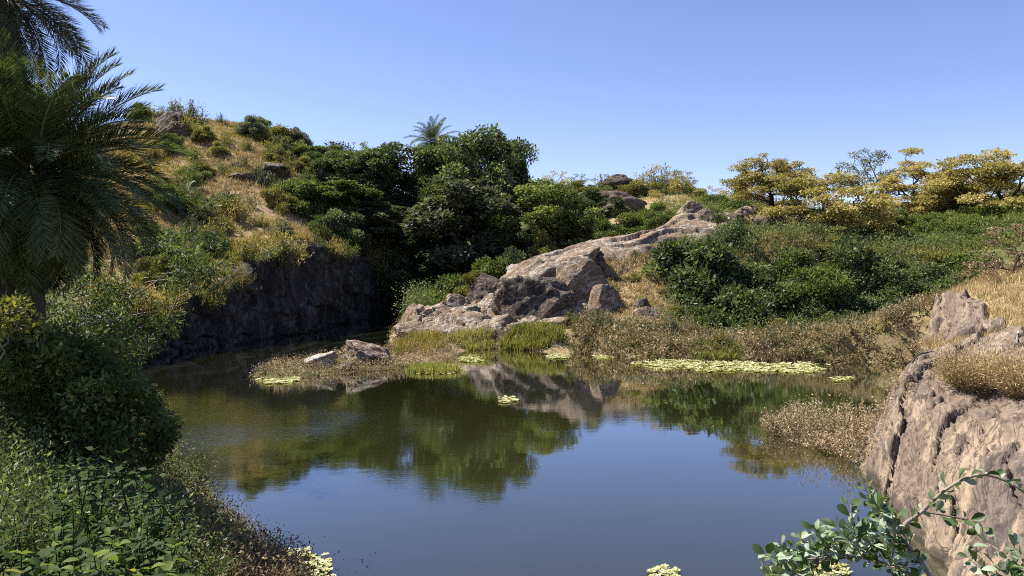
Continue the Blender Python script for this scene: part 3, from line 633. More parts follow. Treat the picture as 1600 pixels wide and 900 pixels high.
def broadleaf(seed, h=10.0, w=7.5, ncl=46, per=560, leaf=(0.16, 0.29), low=0.28, mat='dark', r0=0.3, asp=0.55):
    rng = np.random.default_rng(seed); C = []
    lob = rng.uniform(0, 6.28, 5)
    while len(C) < ncl:
        u = rng.uniform(-1, 1, 3)
        if np.linalg.norm(u) > 1 or np.linalg.norm(u) < 0.35: continue
        a = math.atan2(u[1], u[0]); k = 1 + 0.18 * math.sin(2 * a + lob[0]) + 0.15 * math.sin(3 * a + lob[1])
        c = np.array([u[0] * w / 2 * k * 0.86, u[1] * w / 2 * k * 0.86, h * (low + 1) / 2 + u[2] * h * (1 - low) / 2 * 0.88 * (1 + 0.12 * math.sin(2 * a + lob[2]))])
        if all(np.linalg.norm(c - q) > w * 0.10 for q in C): C.append(c)
    rc = rng.uniform(0.07, 0.15, len(C)) * w
    tb = Tubes(); tr = [np.array([0, 0, -0.6]), np.array([0.05, 0, 0.1 * h]), np.array([0.12 * rng.normal(), 0.12 * rng.normal(), 0.2 * h]), np.array([0.3 * rng.normal(), 0.3 * rng.normal(), 0.34 * h])]
    nodes, par, ends = skeleton(tr, C, rng); skin(nodes, par, ends, r0, 0.025, tb)
    V, Q, rn = cluster_leaves(C, rc, per, rng, 0.8, leaf, asp)
    return norm_proto([('trunk', tb.mesh('trunk', [M['bark']])), ('crown', mesh_np('crown', V, Q, [G[mat]], {'rnd': rn}))])
def umbrella(seed, h=9.0, w=10.0, ncl=76, per=270, leaf=(0.15, 0.28), mat='gold', r0=0.26, stems=1, spread=0.55, thick=0.35):
    rng = np.random.default_rng(seed); C = []; tries = 0
    while len(C) < ncl and tries < 6000:
        tries += 1
        a = rng.uniform(0, 6.28); r = math.sqrt(rng.random()); lift = 1 + 0.10 * math.sin(2 * a + seed) + 0.06 * math.sin(5 * a)
        z = h * lift * (0.93 - 0.42 * r * r - thick * rng.random() * (1 - 0.3 * r))
        c = np.array([math.cos(a) * r * w / 2 * 0.92, math.sin(a) * r * w / 2 * 0.92, z])
        if all(np.linalg.norm((c - q) * np.array([1, 1, 1.8])) > w * 0.065 for q in C): C.append(c)
    rc = rng.uniform(0.05, 0.12, len(C)) * w
    tb = Tubes(); lean = rng.normal(size=2) * 0.25
    tr = [np.array([0, 0, -0.6]), np.array([lean[0] * .3, lean[1] * .3, 0.12 * h]), np.array([lean[0], lean[1], 0.25 * h]), np.array([lean[0] * 1.8, lean[1] * 1.4, 0.38 * h])]
    nodes, par, ends = skeleton(tr, C, rng, jit=0.17, pathw=0.5, seg=5); skin(nodes, par, ends, r0, 0.03, tb, expo=0.45)
    V, Q, rn = cluster_leaves(C, rc, per, rng, 0.42, leaf, 0.55, shell=0.15, up=1.1)
    return norm_proto([('trunk', tb.mesh('trunk', [M['bark']])), ('crown', mesh_np('crown', V, Q, [G[mat]], {'rnd': rn}))])
def shrub(seed, h=2.0, w=2.6, ncl=20, per=300, leaf=(0.10, 0.18), mat='green', flat=0.8, asp=0.5, droop=0.0):
    rng = np.random.default_rng(seed); C = []
    for i in range(ncl):
        u = unit(rng.normal(size=3)); u[2] = abs(u[2]); k = rng.uniform(0.55, 0.95)
        C.append(np.array([u[0] * w / 2 * k, u[1] * w / 2 * k, 0.12 * h + u[2] * h * 0.8 * k]))
    rc = rng.uniform(0.085, 0.19, ncl) * w
    tb = Tubes()
    for c in C:
        b = np.array([rng.normal() * 0.05 * w, rng.normal() * 0.05 * w, -0.15]); m_ = (b + c) / 2 + np.array([0, 0, 0.1 * h])
        tb.add(catmull([b, m_, c + (c - b) * 0.12], 4), np.linspace(0.03, 0.008, 9), 5)
    V, Q, rn = cluster_leaves(C, rc, per, rng, flat, leaf, asp, droop=droop)
    # a few shoots that stick out of the outline
    return norm_proto([('stem', tb.mesh('stem', [M['bark_brown']])), ('foliage', mesh_np('foliage', V, Q, [G[mat]], {'rnd': rn}))])
def cactus(seed, h=1.6, w=2.2, n=130):
    rng = np.random.default_rng(seed); tb = Tubes(); P = []
    for i in range(n):
        a = rng.uniform(0, 6.28); r = math.sqrt(rng.random()) * w / 2
        b = np.array([math.cos(a) * r * 0.5, math.sin(a) * r * 0.5, -0.1]); t = np.array([math.cos(a) * r, math.sin(a) * r, h * rng.uniform(0.55, 1) * (1 - 0.4 * (r / (w / 2)) ** 2)])
        tb.add(catmull([b, (b + t) / 2 + np.array([math.cos(a), math.sin(a), 0]) * r * 0.2, t], 3), [0.045] * 6 + [0.02], 4)
        for q in range(10): P.append(b + (t - b) * rng.uniform(0.35, 1) + rng.normal(size=3) * 0.05)
    P = np.array(P); k = len(P)
    V, Q = leaf_quads(P, unit(rng.normal(size=(k, 3)) + np.array([0, 0, 0.8])), rng.normal(size=(k, 3)), rng.uniform(0.1, 0.2, k), rng.uniform(0.04, 0.08, k))
    st = tb.mesh('stem', [G['cactus']]); st.attributes.new('rnd', 'FLOAT', 'FACE').data.foreach_set('value', rng.random(len(st.polygons)).astype(np.float32))
    return norm_proto([('stem', st), ('foliage', mesh_np('foliage', V, Q, [G['grey']], {'rnd': rng.random(k)}))])

PB = [broadleaf(201), broadleaf(202, 10, 6.5, 40), broadleaf(203, 9, 8.5, 52, low=0.2), broadleaf(204, 10, 7, 44, per=460, leaf=(0.2, 0.36), low=0.15)]
PB.append(broadleaf(205, 10, 7.6, 34, per=430, low=0.34)); PB.append(broadleaf(206, 10, 7.0, 30, per=420, low=0.3))
PU = [umbrella(301), umbrella(302, 8, 10, 74, thick=0.5), umbrella(303, 9, 9, 52, thick=0.6), umbrella(304, 9.5, 11, 84, thick=0.42), umbrella(305, 9, 10, 66, thick=0.65, per=200), umbrella(306, 8.5, 9, 58, thick=0.45, per=300)]
PSP = [umbrella(311, 8, 7, 34, per=80, leaf=(0.14, 0.24), mat='olive', r0=0.14, thick=0.6), umbrella(312, 8, 8, 46, per=120, leaf=(0.12, 0.22), mat='grey', r0=0.16, thick=0.6)]
def ragged(seed, h=1.6, w=2.4, nst=46, per=26, leaf=(0.09, 0.2), mat='olive', asp=0.38):
    rng = np.random.default_rng(seed); tb = Tubes(); P, A = [], []
    lump = rng.uniform(0, 6.28, 3)
    for i in range(nst):
        a = rng.uniform(0, 6.28); r = rng.random() ** 0.7 * w / 2 * (1 + 0.3 * math.sin(2 * a + lump[0]) + 0.2 * math.sin(5 * a + lump[1]))
        b = np.array([math.cos(a) * r * 0.35, math.sin(a) * r * 0.35, -0.15]); t = np.array([math.cos(a) * r, math.sin(a) * r, h * rng.uniform(0.4, 1.05) * (1 - 0.45 * (2 * r / w) ** 2)])
        pts = catmull([b, (b + t) / 2 + rng.normal(size=3) * 0.08, t], 4); tb.add(pts, np.linspace(0.016, 0.006, len(pts)), 4)
        f = 0.25 + 0.75 * rng.random(per) ** 0.7; P.append(b + (t - b) * f[:, None] + rng.normal(0, 0.09, (per, 3))); A.append(unit((t - b)[None, :] * 0.5 + rng.normal(size=(per, 3))))
    P = np.concatenate(P); A = np.concatenate(A); n = len(P); L = rng.uniform(leaf[0], leaf[1], n)
    V, Q = leaf_quads(P, A, rng.normal(size=(n, 3)) * 0.6 + np.array([0, 0, 0.9]), L, L * asp)
    return norm_proto([('stem', tb.mesh('stem', [M['bark_brown']])), ('foliage', mesh_np('foliage', V, Q, [G[mat]], {'rnd': np.clip(np.repeat(rng.uniform(0.1, 0.8, nst), per) + rng.normal(0, .15, n), 0, 1)}))])
PS = [ragged(401), ragged(402, 1.4, 3.0, 60), ragged(403, 2.0, 2.2, 40, leaf=(0.12, 0.24)), ragged(404, 1.2, 2.8, 54, leaf=(0.07, 0.15)), ragged(405, 1.7, 2.6, 70, 22)]
PBIG = [shrub(411, 3.6, 4.6, 44, per=300, leaf=(0.2, 0.36), asp=0.42), shrub(412, 3.6, 4.2, 46, per=420, leaf=(0.11, 0.2)), shrub(413, 4.0, 4.4, 52, per=360, leaf=(0.12, 0.22)), shrub(414, 3.2, 4.4, 40, per=420, leaf=(0.1, 0.19))]
PC = [cactus(421), cactus(422, 1.5, 2.6, 160)]
def place(proto, name, px, py_top, D, wpx, label, cat, group=None, mat=None, rz=None, sink=0.0, x=None, kdepth=1.0, tilt=0, zb=None):
    X = (px - 800.0) / F * D; z = hz(X, D) - sink if zb is None else zb
    H = CH + (HZ - py_top) / F * D - z; W = wpx / F * D
    mn = W * (0.8 if name == 'shrub' else 0.8) * (0.85 if W > 6 else 1.0)
    if H < mn: z -= mn - H; H = mn
    r = link(name, None, None, (X, D, z), (tilt, 0, random.uniform(0, 6.28) if rz is None else rz), (W / proto['w'], W / proto['w'] * kdepth, H / proto['h']))
    r.empty_display_size = 0.2
    for nme, me in proto['parts']:
        link(nme, me, r, mat=(mat if nme in ('crown', 'foliage') else None))
    return tag(r, label, cat, group)
def tree(proto, *a, **k): return place(proto, 'tree', *a, 'tree', **k)
def bush(proto, *a, **k): return place(proto, 'shrub', *a, 'shrub', **k)
def clump(proto, *a, **k): return place(proto, 'weed_clump', *a, 'weeds', **k)

# centre wood
tree(PB[4], 742, 210, 80, 150, 'tallest dark broadleaf tree rising to the right of the far palm')
tree(PB[5], 622, 226, 83, 130, 'tall dark tree left of the far palm')
tree(PB[2], 683, 236, 85, 110, 'dark tree standing directly below the far palm crown')
tree(PB[1], 795, 224, 82, 66, 'narrow dark tree at the right end of the tall wood against the sky')
tree(PB[2], 560, 236, 84, 130, 'dark tree at the left end of the centre wood below the hill')
tree(PB[3], 742, 285, 73.5, 150, 'grey green large leaved tree in front of the tallest tree', mat=G['grey'])
tree(PB[4], 835, 282, 73, 140, 'dark spreading tree with crooked trunk behind the outcrop rim', mat=G['green'])
tree(PB[0], 890, 318, 72, 90, 'small rounded dark tree behind the smooth outcrop slab', mat=G['green'])
tree(PB[3], 590, 318, 76, 110, 'pale leaved tree at the cliff end facing the bay', mat=G['grey'])
tree(PB[0], 650, 330, 77, 130, 'deep shaded tree in the middle of the wood above the bay')
tree(PB[3], 690, 372, 74.5, 110, 'low shaded tree at the back of the bay right of the cliff')
tree(PB[2], 618, 390, 75, 100, 'low dark tree at the corner of cliff and bay', mat=G['dark'])
tree(PB[1], 770, 372, 72, 100, 'low dark tree just behind the rounded dark boulder')
tree(PB[1], 655, 420, 74, 90, 'lowest shaded tree over the back water of the bay')
tree(PB[0], 508, 230, 88, 110, 'dark bushy tree on the hill shoulder left of the wood', mat=G['green'])
tree(PB[2], 470, 228, 92, 80, 'grey green tree on the skyline where the hill meets the wood', mat=G['grey'])
tree(PB[3], 535, 285, 76, 110, 'olive green tree below the hill shoulder at the left of the wood', mat=G['green'])
tree(PB[5], 780, 213, 81, 96, 'dark tree with rounded top at the right shoulder of the tallest tree')
tree(PB[1], 925, 296, 84, 90, 'dark tree right of the small rounded tree behind the slab')
tree(PB[2], 705, 222, 84, 100, 'green tree between the far palm and the tallest tree', mat=G['green'])
tree(PSP[0], 562, 222, 96, 60, 'thin pale leaved tree on the skyline left of the wood')
tree(PSP[0], 872, 268, 96, 80, 'thin yellow green tree on the skyline right of the wood', mat=G['gold'])
tree(PSP[1], 838, 284, 100, 60, 'thin grey tree on the skyline just right of the wood')
tree(PSP[0], 905, 272, 100, 60, 'thin tree left of the far hilltop bushes')
# golden trees on the right plateau
tree(PU[0], 1207, 249, 73, 150, 'leftmost golden leaved spreading tree on the plateau')
tree(PU[1], 1298, 272, 68, 200, 'broad golden tree second from the left on the plateau')
tree(PSP[1], 1350, 236, 90, 120, 'bare greyish tree showing above the golden trees')
tree(PU[2], 1428, 235, 82, 130, 'tall golden tree with bare crooked limbs left of the rightmost one', rz=1.0)
tree(PU[3], 1545, 238, 76, 210, 'rightmost golden tree with thick dark trunk above the green mound', rz=0.4)
tree(PU[5], 1480, 268, 84, 130, 'golden tree half hidden between the two tallest golden trees')
tree(PU[5], 1302, 358, 60, 140, 'low golden tree growing out of the bank over the dark thicket', mat=G['olive'])
tree(PU[4], 1390, 285, 80, 110, 'golden tree in the gap behind the green mound')
tree(PU[4], 1600, 262, 88, 120, 'golden tree cut by the right edge of the picture')
tree(PSP[0], 1150, 288, 94, 70, 'small thin golden tree left of the golden group', mat=G['gold'])
tree(PSP[0], 1110, 292, 98, 60, 'pale thin tree on the skyline behind the crest boulders', mat=G['gold'])
tree(PSP[0], 1572, 352, 41, 130, 'small orange brown tree with forked trunk on the right bank', mat=G['dry'], rz=2.0)
# far hilltop
for px, pt, w, mt, lb in [(1030, 262, 90, 'olive', 'yellow green bush on top of the far hill'), (1060, 268, 60, 'gold', 'golden bush on the right of the far hilltop'), (1000, 270, 50, 'gold', 'golden bush on the left of the far hilltop'),
                          (940, 276, 70, 'olive', 'yellow green bush left of the far hilltop rock'), (975, 290, 60, 'dark', 'dark bush in front of the far hilltop rock'), (1075, 290, 50, 'green', 'round green bush right below the far hilltop'),
                          (910, 292, 60, 'olive', 'low bush above the earthen mound'), (1015, 295, 50, 'grey', 'grey bush on the face of the far hill')]:
    bush(PS[random.randrange(5)] if mt in ('gold', 'olive') else PBIG[3], px, pt, 104 + random.uniform(-3, 3), w, lb, mat=G[mt])
tree(PSP[0], 1035, 258, 108, 80, 'thin golden tree standing on the far hilltop', mat=G['gold'])
tree(PSP[1], 1058, 266, 107, 60, 'thin grey tree on the right of the far hilltop')
tree(PSP[0], 950, 274, 107, 60, 'thin olive tree left of the far hilltop rock')
for px, pt, D, w, mt, lb in [(900, 284, 100, 70, 'olive', 'olive bush above the left end of the earthen mound'), (935, 290, 101, 60, 'green', 'green bush above the middle of the earthen mound'), (1000, 284, 103, 70, 'olive', 'olive bush left below the far hilltop'), (1050, 284, 103, 80, 'green', 'green bush on the front of the far hilltop'),
                         (1090, 296, 99, 60, 'olive', 'olive bush on the right slope of the far hill'), (1120, 306, 96, 60, 'green', 'green bush on the skyline above the crest boulders'), (1020, 300, 100, 60, 'gold', 'golden bush on the face of the far hill'), (965, 280, 107, 50, 'dark', 'dark bush around the far hilltop rock'), (860, 296, 96, 70, 'green', 'green bush on the skyline at the right end of the wood')]:
    bush(PBIG[random.choice((1, 2, 3))], px, pt, D, w, lb, mat=G[mt])
# bushes behind and on the outcrop
for px, pt, D, w, mt, pr, lb in [
    (985, 336, 82, 90, 'bright', 1, 'light green round bush behind the outcrop slab'), (950, 345, 80, 70, 'green', 1, 'green bush at the left behind the outcrop slab'), (1020, 318, 88, 70, 'bright', 1, 'green bush on the slope below the far hill'),
    (850, 365, 69, 60, 'olive', 1, 'yellow flowering bush at the left rim of the outcrop'), (905, 345, 74, 70, 'dark', 1, 'dark bush beside the small rounded tree'), (800, 390, 66, 60, 'dark', 1, 'dark bush on the outcrop rim behind the pale boulder'),
    (770, 404, 61, 70, 'green', 0, 'green bush overhanging the rounded dark boulder'), (715, 432, 63, 80, 'green', 0, 'leafy bush left of the rounded dark boulder'), (745, 425, 60, 60, 'olive', 1, 'small yellow green bush on top of the rounded boulder'),
    (990, 392, 60.5, 30, 'bright', 1, 'small round green bush alone in the straw grass'), (1118, 328, 70, 36, 'dark', 1, 'dark green bush between the crest boulders'), (1040, 330, 79, 60, 'green', 1, 'green bush behind the crest of the outcrop'),
    (955, 430, 56, 30, 'olive', 1, 'small yellow green bush at the edge of the straw grass'), (990, 428, 56.5, 40, 'olive', 1, 'yellow green bush below the small round bush'), (1150, 300, 88, 90, 'green', 1, 'green bush under the thin golden trees'), (1210, 330, 80, 90, 'olive', 1, 'olive bush behind the leftmost golden tree')]:
    bush(PBIG[random.choice((1, 2, 3)) if pr else 0], px, pt, D, w, lb, mat=G[mt])
# the thicket on the right bank
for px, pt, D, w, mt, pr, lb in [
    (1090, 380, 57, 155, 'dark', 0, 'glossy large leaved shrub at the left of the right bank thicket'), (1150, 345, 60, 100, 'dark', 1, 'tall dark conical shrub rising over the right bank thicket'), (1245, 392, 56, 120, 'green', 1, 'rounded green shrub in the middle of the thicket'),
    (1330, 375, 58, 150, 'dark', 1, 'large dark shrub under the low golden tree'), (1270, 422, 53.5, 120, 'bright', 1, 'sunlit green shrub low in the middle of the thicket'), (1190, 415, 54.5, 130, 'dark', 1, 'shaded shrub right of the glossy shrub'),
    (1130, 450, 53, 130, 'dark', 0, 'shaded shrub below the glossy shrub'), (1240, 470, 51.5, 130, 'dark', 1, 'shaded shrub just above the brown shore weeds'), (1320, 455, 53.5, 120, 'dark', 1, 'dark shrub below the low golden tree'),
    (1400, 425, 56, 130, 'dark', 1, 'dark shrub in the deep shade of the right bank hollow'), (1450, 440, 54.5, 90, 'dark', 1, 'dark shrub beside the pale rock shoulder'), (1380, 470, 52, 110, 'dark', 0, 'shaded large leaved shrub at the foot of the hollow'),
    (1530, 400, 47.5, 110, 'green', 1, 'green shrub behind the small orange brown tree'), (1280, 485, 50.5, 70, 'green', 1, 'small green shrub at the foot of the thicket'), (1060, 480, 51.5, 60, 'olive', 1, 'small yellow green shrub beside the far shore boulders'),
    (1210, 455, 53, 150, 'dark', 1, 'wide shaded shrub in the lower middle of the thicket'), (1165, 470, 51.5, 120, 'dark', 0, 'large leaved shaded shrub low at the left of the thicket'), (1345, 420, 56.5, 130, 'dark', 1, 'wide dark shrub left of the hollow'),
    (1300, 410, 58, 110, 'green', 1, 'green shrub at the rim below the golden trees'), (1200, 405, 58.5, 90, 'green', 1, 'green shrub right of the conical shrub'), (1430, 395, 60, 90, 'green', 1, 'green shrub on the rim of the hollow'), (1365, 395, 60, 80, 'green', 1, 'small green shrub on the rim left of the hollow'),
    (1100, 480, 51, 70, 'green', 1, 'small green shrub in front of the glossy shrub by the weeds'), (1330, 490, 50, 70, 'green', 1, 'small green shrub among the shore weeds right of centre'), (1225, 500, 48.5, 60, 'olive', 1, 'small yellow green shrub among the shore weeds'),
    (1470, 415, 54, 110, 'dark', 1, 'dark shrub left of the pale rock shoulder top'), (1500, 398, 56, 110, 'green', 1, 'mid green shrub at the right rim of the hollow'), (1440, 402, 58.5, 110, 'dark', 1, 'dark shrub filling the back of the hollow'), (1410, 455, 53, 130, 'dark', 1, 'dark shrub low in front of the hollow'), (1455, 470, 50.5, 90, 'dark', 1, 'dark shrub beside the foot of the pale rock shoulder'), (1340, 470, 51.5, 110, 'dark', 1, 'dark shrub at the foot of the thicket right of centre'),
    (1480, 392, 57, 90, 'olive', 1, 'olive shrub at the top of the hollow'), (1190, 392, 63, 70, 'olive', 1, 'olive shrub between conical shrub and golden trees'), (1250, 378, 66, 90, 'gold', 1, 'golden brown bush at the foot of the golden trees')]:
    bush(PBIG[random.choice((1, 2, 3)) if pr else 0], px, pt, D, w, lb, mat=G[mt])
for i, (px, pt, D, w, mt) in enumerate([(1190, 375, 62, 80, 'green'), (1235, 368, 64, 90, 'olive'), (1275, 385, 61, 90, 'green'), (1320, 378, 63, 100, 'bright'), (1365, 372, 64, 100, 'green'), (1405, 378, 62.5, 100, 'bright'), (1450, 376, 62, 100, 'bright'), (1495, 370, 62, 100, 'green'), (1170, 362, 66, 70, 'olive'), (1260, 352, 70, 80, 'gold'), (1345, 350, 69, 90, 'green'), (1540, 372, 60, 90, 'bright'), (1585, 360, 62, 90, 'green')]):
    bush(PBIG[1 + i % 3], px, pt, D, w, '%s bush on the plateau edge above the thicket, %s counting from the left' % ({'green': 'mid green', 'olive': 'olive', 'bright': 'bright green', 'gold': 'golden'}[mt], ['second', 'third', 'sixth', 'seventh', 'ninth', 'tenth', 'eleventh', 'twelfth', 'first', 'fifth', 'eighth', 'thirteenth', 'fourteenth'][i]), mat=G[mt])
# green mound of scrambling bushes under the golden trees
for i in range(26):
    px = 1370 + 250 * ((i * 0.618) % 1); D = random.uniform(64, 76); f = (D - 64) / 12
    bush(PBIG[1], px, 372 - 45 * f - 20 * (px - 1370) / 250 + random.uniform(-8, 8), D, random.uniform(55, 95), '%s bush merged into the %s of the mound below the golden trees' % ('bright green' if i % 3 else 'darker green', 'front' if D < 68 else 'middle' if D < 72 else 'back'), group='bushes of the green mound', mat=G['bright' if i % 3 else 'green'])
# hillside on the left
for px, pt, D, w, mt, pr, lb in [
    (430, 200, 88, 80, 'olive', 1, 'round olive bush on the hill crest in the middle'), (470, 222, 88, 70, 'dark', 1, 'dark bush right of the round olive bush on the crest'), (520, 226, 90, 100, 'grey', 1, 'wide grey green bush on the right of the hill crest'),
    (395, 205, 92, 50, 'grey', 1, 'grey bush on the crest left of the round olive bush'), (380, 232, 84, 70, 'olive', 1, 'yellow green bush below the crest'), (470, 282, 73, 100, 'green', 1, 'large green shrub in the middle of the hillside above the cliff'),
    (430, 295, 70, 60, 'olive', 1, 'olive shrub left of the large green hillside shrub'), (530, 330, 70, 80, 'dark', 1, 'dark shrub at the right top of the cliff'), (535, 364, 69.5, 50, 'bright', 1, 'bright round shrub hanging over the cliff edge'),
    (300, 262, 72, 60, 'bright', 1, 'bright green shrub right of the near palm on the slope'), (355, 305, 66, 70, 'dark', 1, 'dark green shrub beside the small palm'), (270, 290, 62, 60, 'green', 1, 'green shrub left of the small palm'),
    (330, 362, 57, 60, 'dark', 1, 'dark round shrub below the small palm'), (345, 395, 56, 70, 'olive', 1, 'olive shrub over the cliff edge at left'), (395, 385, 58.5, 60, 'gold', 1, 'golden shrub on the cliff edge'), (290, 410, 53, 70, 'olive', 1, 'olive shrub low on the slope behind the hanging branches'),
    (240, 350, 54, 70, 'green', 1, 'green shrub under the near palm fronds'), (250, 400, 50, 70, 'olive', 1, 'yellowish shrub low behind the hanging branches'), (545, 300, 76, 70, 'green', 1, 'green shrub at the left foot of the wood'), (500, 345, 68, 50, 'green', 1, 'green shrub above the cliff top centre')]:
    bush(PBIG[random.choice((1, 2, 3)) if pr else 0], px, pt, D, w, lb, mat=G[mt])
for px, pt, D, w, mt, lb in [(372, 404, 55.5, 60, 'olive', 'olive bush spilling over the lower cliff edge'), (418, 392, 58.8, 54, 'green', 'green bush spilling over the cliff edge below the golden shrub'), (300, 432, 51, 70, 'olive', 'yellow green bush at the low left end of the cliff'),
                         (338, 424, 53.2, 60, 'dark', 'dark bush hanging at the cliff edge above the water'), (575, 385, 74, 60, 'dark', 'dark bush at the far end of the cliff top'), (560, 400, 72.5, 40, 'olive', 'olive bush on the cliff top beside the wood')]:
    bush(PBIG[3], px, pt, D, w, lb, mat=G[mt])
_cr = np.random.default_rng(77)
for i in range(44):
    k = int(_cr.uniform(0.10, 0.88) * nu); r_ = int(nv * _cr.choice([0.78, 0.84, 0.865, 0.9, 0.95])); X, D, zb = (float(q[min(r_, nv - 1), k]) for q in RIM); w = _cr.uniform(24, 62); px = 800 + F * X / D
    bush(PS[i % 5], px, HZ - (zb + w / F * D * _cr.uniform(0.4, 0.75) - CH) * F / D, D, w, '%s tuft of bushes on the rim of the dark cliff' % ['olive', 'golden', 'green', 'straw yellow'][i % 4], group='tufts along the cliff rim', mat=G[['olive', 'gold', 'green', 'gstraw'][i % 4]], zb=zb - 0.1)
for px, pt, D, w in [(255, 178, 87, 40), (285, 178, 88, 50), (320, 190, 90, 50), (350, 200, 90, 40), (330, 235, 80, 40), (370, 255, 76, 44), (415, 268, 74, 40), (445, 240, 82, 40), (490, 250, 82, 50), (405, 262, 75, 36), (555, 262, 88, 50), (305, 185, 88, 36)]:
    bush(PC[random.randrange(2)], px, pt, D, w, 'grey green succulent bush of upright stems on the hill', group='succulent bushes on the hill')
for i in range(32):
    D = random.uniform(56, 94); px = random.uniform(220, 560); X = (px - 800) / F * D
    if hz(X, D) < 5.5: continue
    w = random.uniform(24, 46); z = hz(X, D)
    bush(PBIG[1 + i % 3], px, HZ - (z + w / F * D * random.uniform(0.5, 0.8) - CH) * F / D, D, w, 'rounded %s shrub on the %s hillside %s' % (['green', 'olive', 'light green', 'grey green'][i % 4], 'lower' if D < 66 else 'middle' if D < 78 else 'upper', 'near the palms' if px < 320 else 'in the centre' if px < 440 else 'near the wood'), group='rounded shrubs on the hillside', mat=G[['green', 'olive', 'bright', 'grey'][i % 4]])
for i in range(95):
    D = random.uniform(50, 92); px = random.uniform(210, 560)
    X = (px - 800) / F * D
    if shore_sd(np.array([X]), np.array([D]))[0] < 2.0 or hz(X, D) < 4: continue
    w = random.uniform(16, 48); z = hz(X, D); pt = HZ - (z + w / F * D * random.uniform(0.6, 0.9) - CH) * F / D
    bush(PS[i % 5], px, pt, D, w, 'small %s bush in dry grass on the %s hillside' % (['olive', 'golden', 'green', 'yellow green', 'grey', 'pale olive'][i % 6], 'lower' if D < 62 else 'middle' if D < 76 else 'upper'), group='small bushes on the hillside', mat=G[['olive', 'gold', 'green', 'olive', 'grey', 'olive'][i % 6]])
for i in range(16):
    D = random.uniform(56, 84); px = random.uniform(1060, 1330); X = (px - 800) / F * D; z = hz(X, D); w = random.uniform(20, 40)
    if om(np.array([X]), np.array([D]))[0] > 0.2: continue
    bush(PS[i % 5], px, HZ - (z + w / F * D * 0.7 - CH) * F / D, D, w, 'small %s bush on the plateau %s the golden trees' % (['olive', 'golden', 'green'][i % 3], 'in front of' if D < 68 else 'among' if D < 76 else 'behind'), group='small bushes on the plateau', mat=G[['olive', 'gold', 'green'][i % 3]])

# ------------------------------------------------------------------ palms
def frond_mesh(seed, L=2.6, n=112, ll=0.43, lw=0.021, curve=0.9, mat='palm', vee=0.5):
    rng = np.random.default_rng(seed)
    t = np.linspace(0, 1, 30); ang = 0.0 - curve * t ** 1.6
    dx = np.cumsum(np.cos(ang)) / 30 * L; dz_ = np.cumsum(np.sin(ang)) / 30 * L; dy = 0.06 * L * np.sin(t * 2.5 + seed) * t
    pts = np.stack([dx, dy, dz_], 1)
    tb = Tubes(); tb.add(pts, np.linspace(0.03, 0.005, 30), 5)
    Vt = np.concatenate(tb.V); Qt = np.concatenate(tb.Q)
    P, A, N, Ls = [], [], [], []
    T = unit(np.gradient(pts, axis=0))
    for side in (-1, 1):
        for i in range(n):
            f = 0.12 + 0.88 * (i + rng.uniform(-.3, .3)) / n; f = min(max(f, 0.1), 1.0); k = f * 29; i0 = int(min(k, 28)); q = pts[i0] + (pts[i0 + 1] - pts[i0]) * (k - i0); tt = T[i0]
            up = unit(np.cross(np.cross(tt, [0, 0, 1.0]), tt)); sd = unit(np.cross(tt, up)) * side
            a = tt * (0.55 + 0.5 * f) + sd * (1.0 - 0.35 * f) + up * vee * rng.uniform(0.2, 1.2) + rng.normal(size=3) * 0.08
            P.append(q); A.append(a); N.append(up + sd * -0.4 + rng.normal(size=3) * 0.2); Ls.append(ll * (0.45 + 0.9 * math.sin(math.pi * min(f * 0.9 + 0.08, 1))) * rng.uniform(0.85, 1.15))
    P, A, N, Ls = np.array(P), np.array(A), np.array(N), np.array(Ls)
    V, Q = leaf_quads(P, A, N, Ls, np.full(len(Ls), lw), 0.35, 0.12)
    rn = np.concatenate([np.full(len(Qt), 0.9), np.clip(rng.normal(0.5, 0.22, len(Q)), 0, 1)])
    return mesh_np('frond', np.concatenate([Vt, V]), np.concatenate([Qt, Q + len(Vt)]), [G[mat]], {'rnd': rn})
FR = [frond_mesh(500 + i, curve=0.5 + 0.25 * i) for i in range(5)]
def palm(name_label, base, crown_z, fl, nfr, rtr, emin, emax, seed, mat=None, dead=6, tilt_x=0.0, lowest=None):
    rng = np.random.default_rng(seed)
    r = link('palm_tree', None, None, base); r.empty_display_size = 0.3
    H = crown_z - base[2]; tb = Tubes(); zs = np.linspace(-0.5, H, max(12, int(H / 0.1))); rr = rtr * (1 + 0.10 * (np.arange(len(zs)) % 2)) * (1 + 0.25 * sstep(0.75, 1, zs / H))
    tb.add(np.stack([tilt_x * (zs / H) ** 2 * 0.4, 0 * zs, zs], 1), rr, 10); link('trunk', tb.mesh('trunk', [M['palm_trunk']]), r)
    top = np.array([tilt_x * 0.4, 0, H])
    for i in range(nfr):
        f = i / (nfr - 1); el = emax + (emin - emax) * f ** 0.9 + rng.normal(0, 0.07); az = i * 2.39996 + rng.normal(0, 0.12)
        s = fl / 2.6 * rng.uniform(0.85, 1.1) * (0.8 + 0.2 * math.sin(math.pi * min(1, f + 0.15)))
        k = min(4, int(f * 5)) if rng.random() < 0.7 else rng.integers(0, 5)
        o = link('frond', FR[k], r, tuple(top + np.array([math.cos(az) * rtr * .6, math.sin(az) * rtr * .6, 0.15 - 0.3 * f])), None, (s, s, s), mat)
        o.rotation_euler = Euler((rng.normal(0, 0.25), -el, az), 'XYZ')
    for i in range(dead):
        az = rng.uniform(0, 6.28)
        o = link('dead_frond', FR[2], r, tuple(top + np.array([0, 0, -0.4])), None, (fl / 2.6 * 0.7,) * 3, G['palm_grey']); o.rotation_euler = Euler((0, rng.uniform(0.9, 1.4), az), 'XYZ')
    return tag(r, name_label, 'palm tree')
p1 = at(50, 275, 12.6)
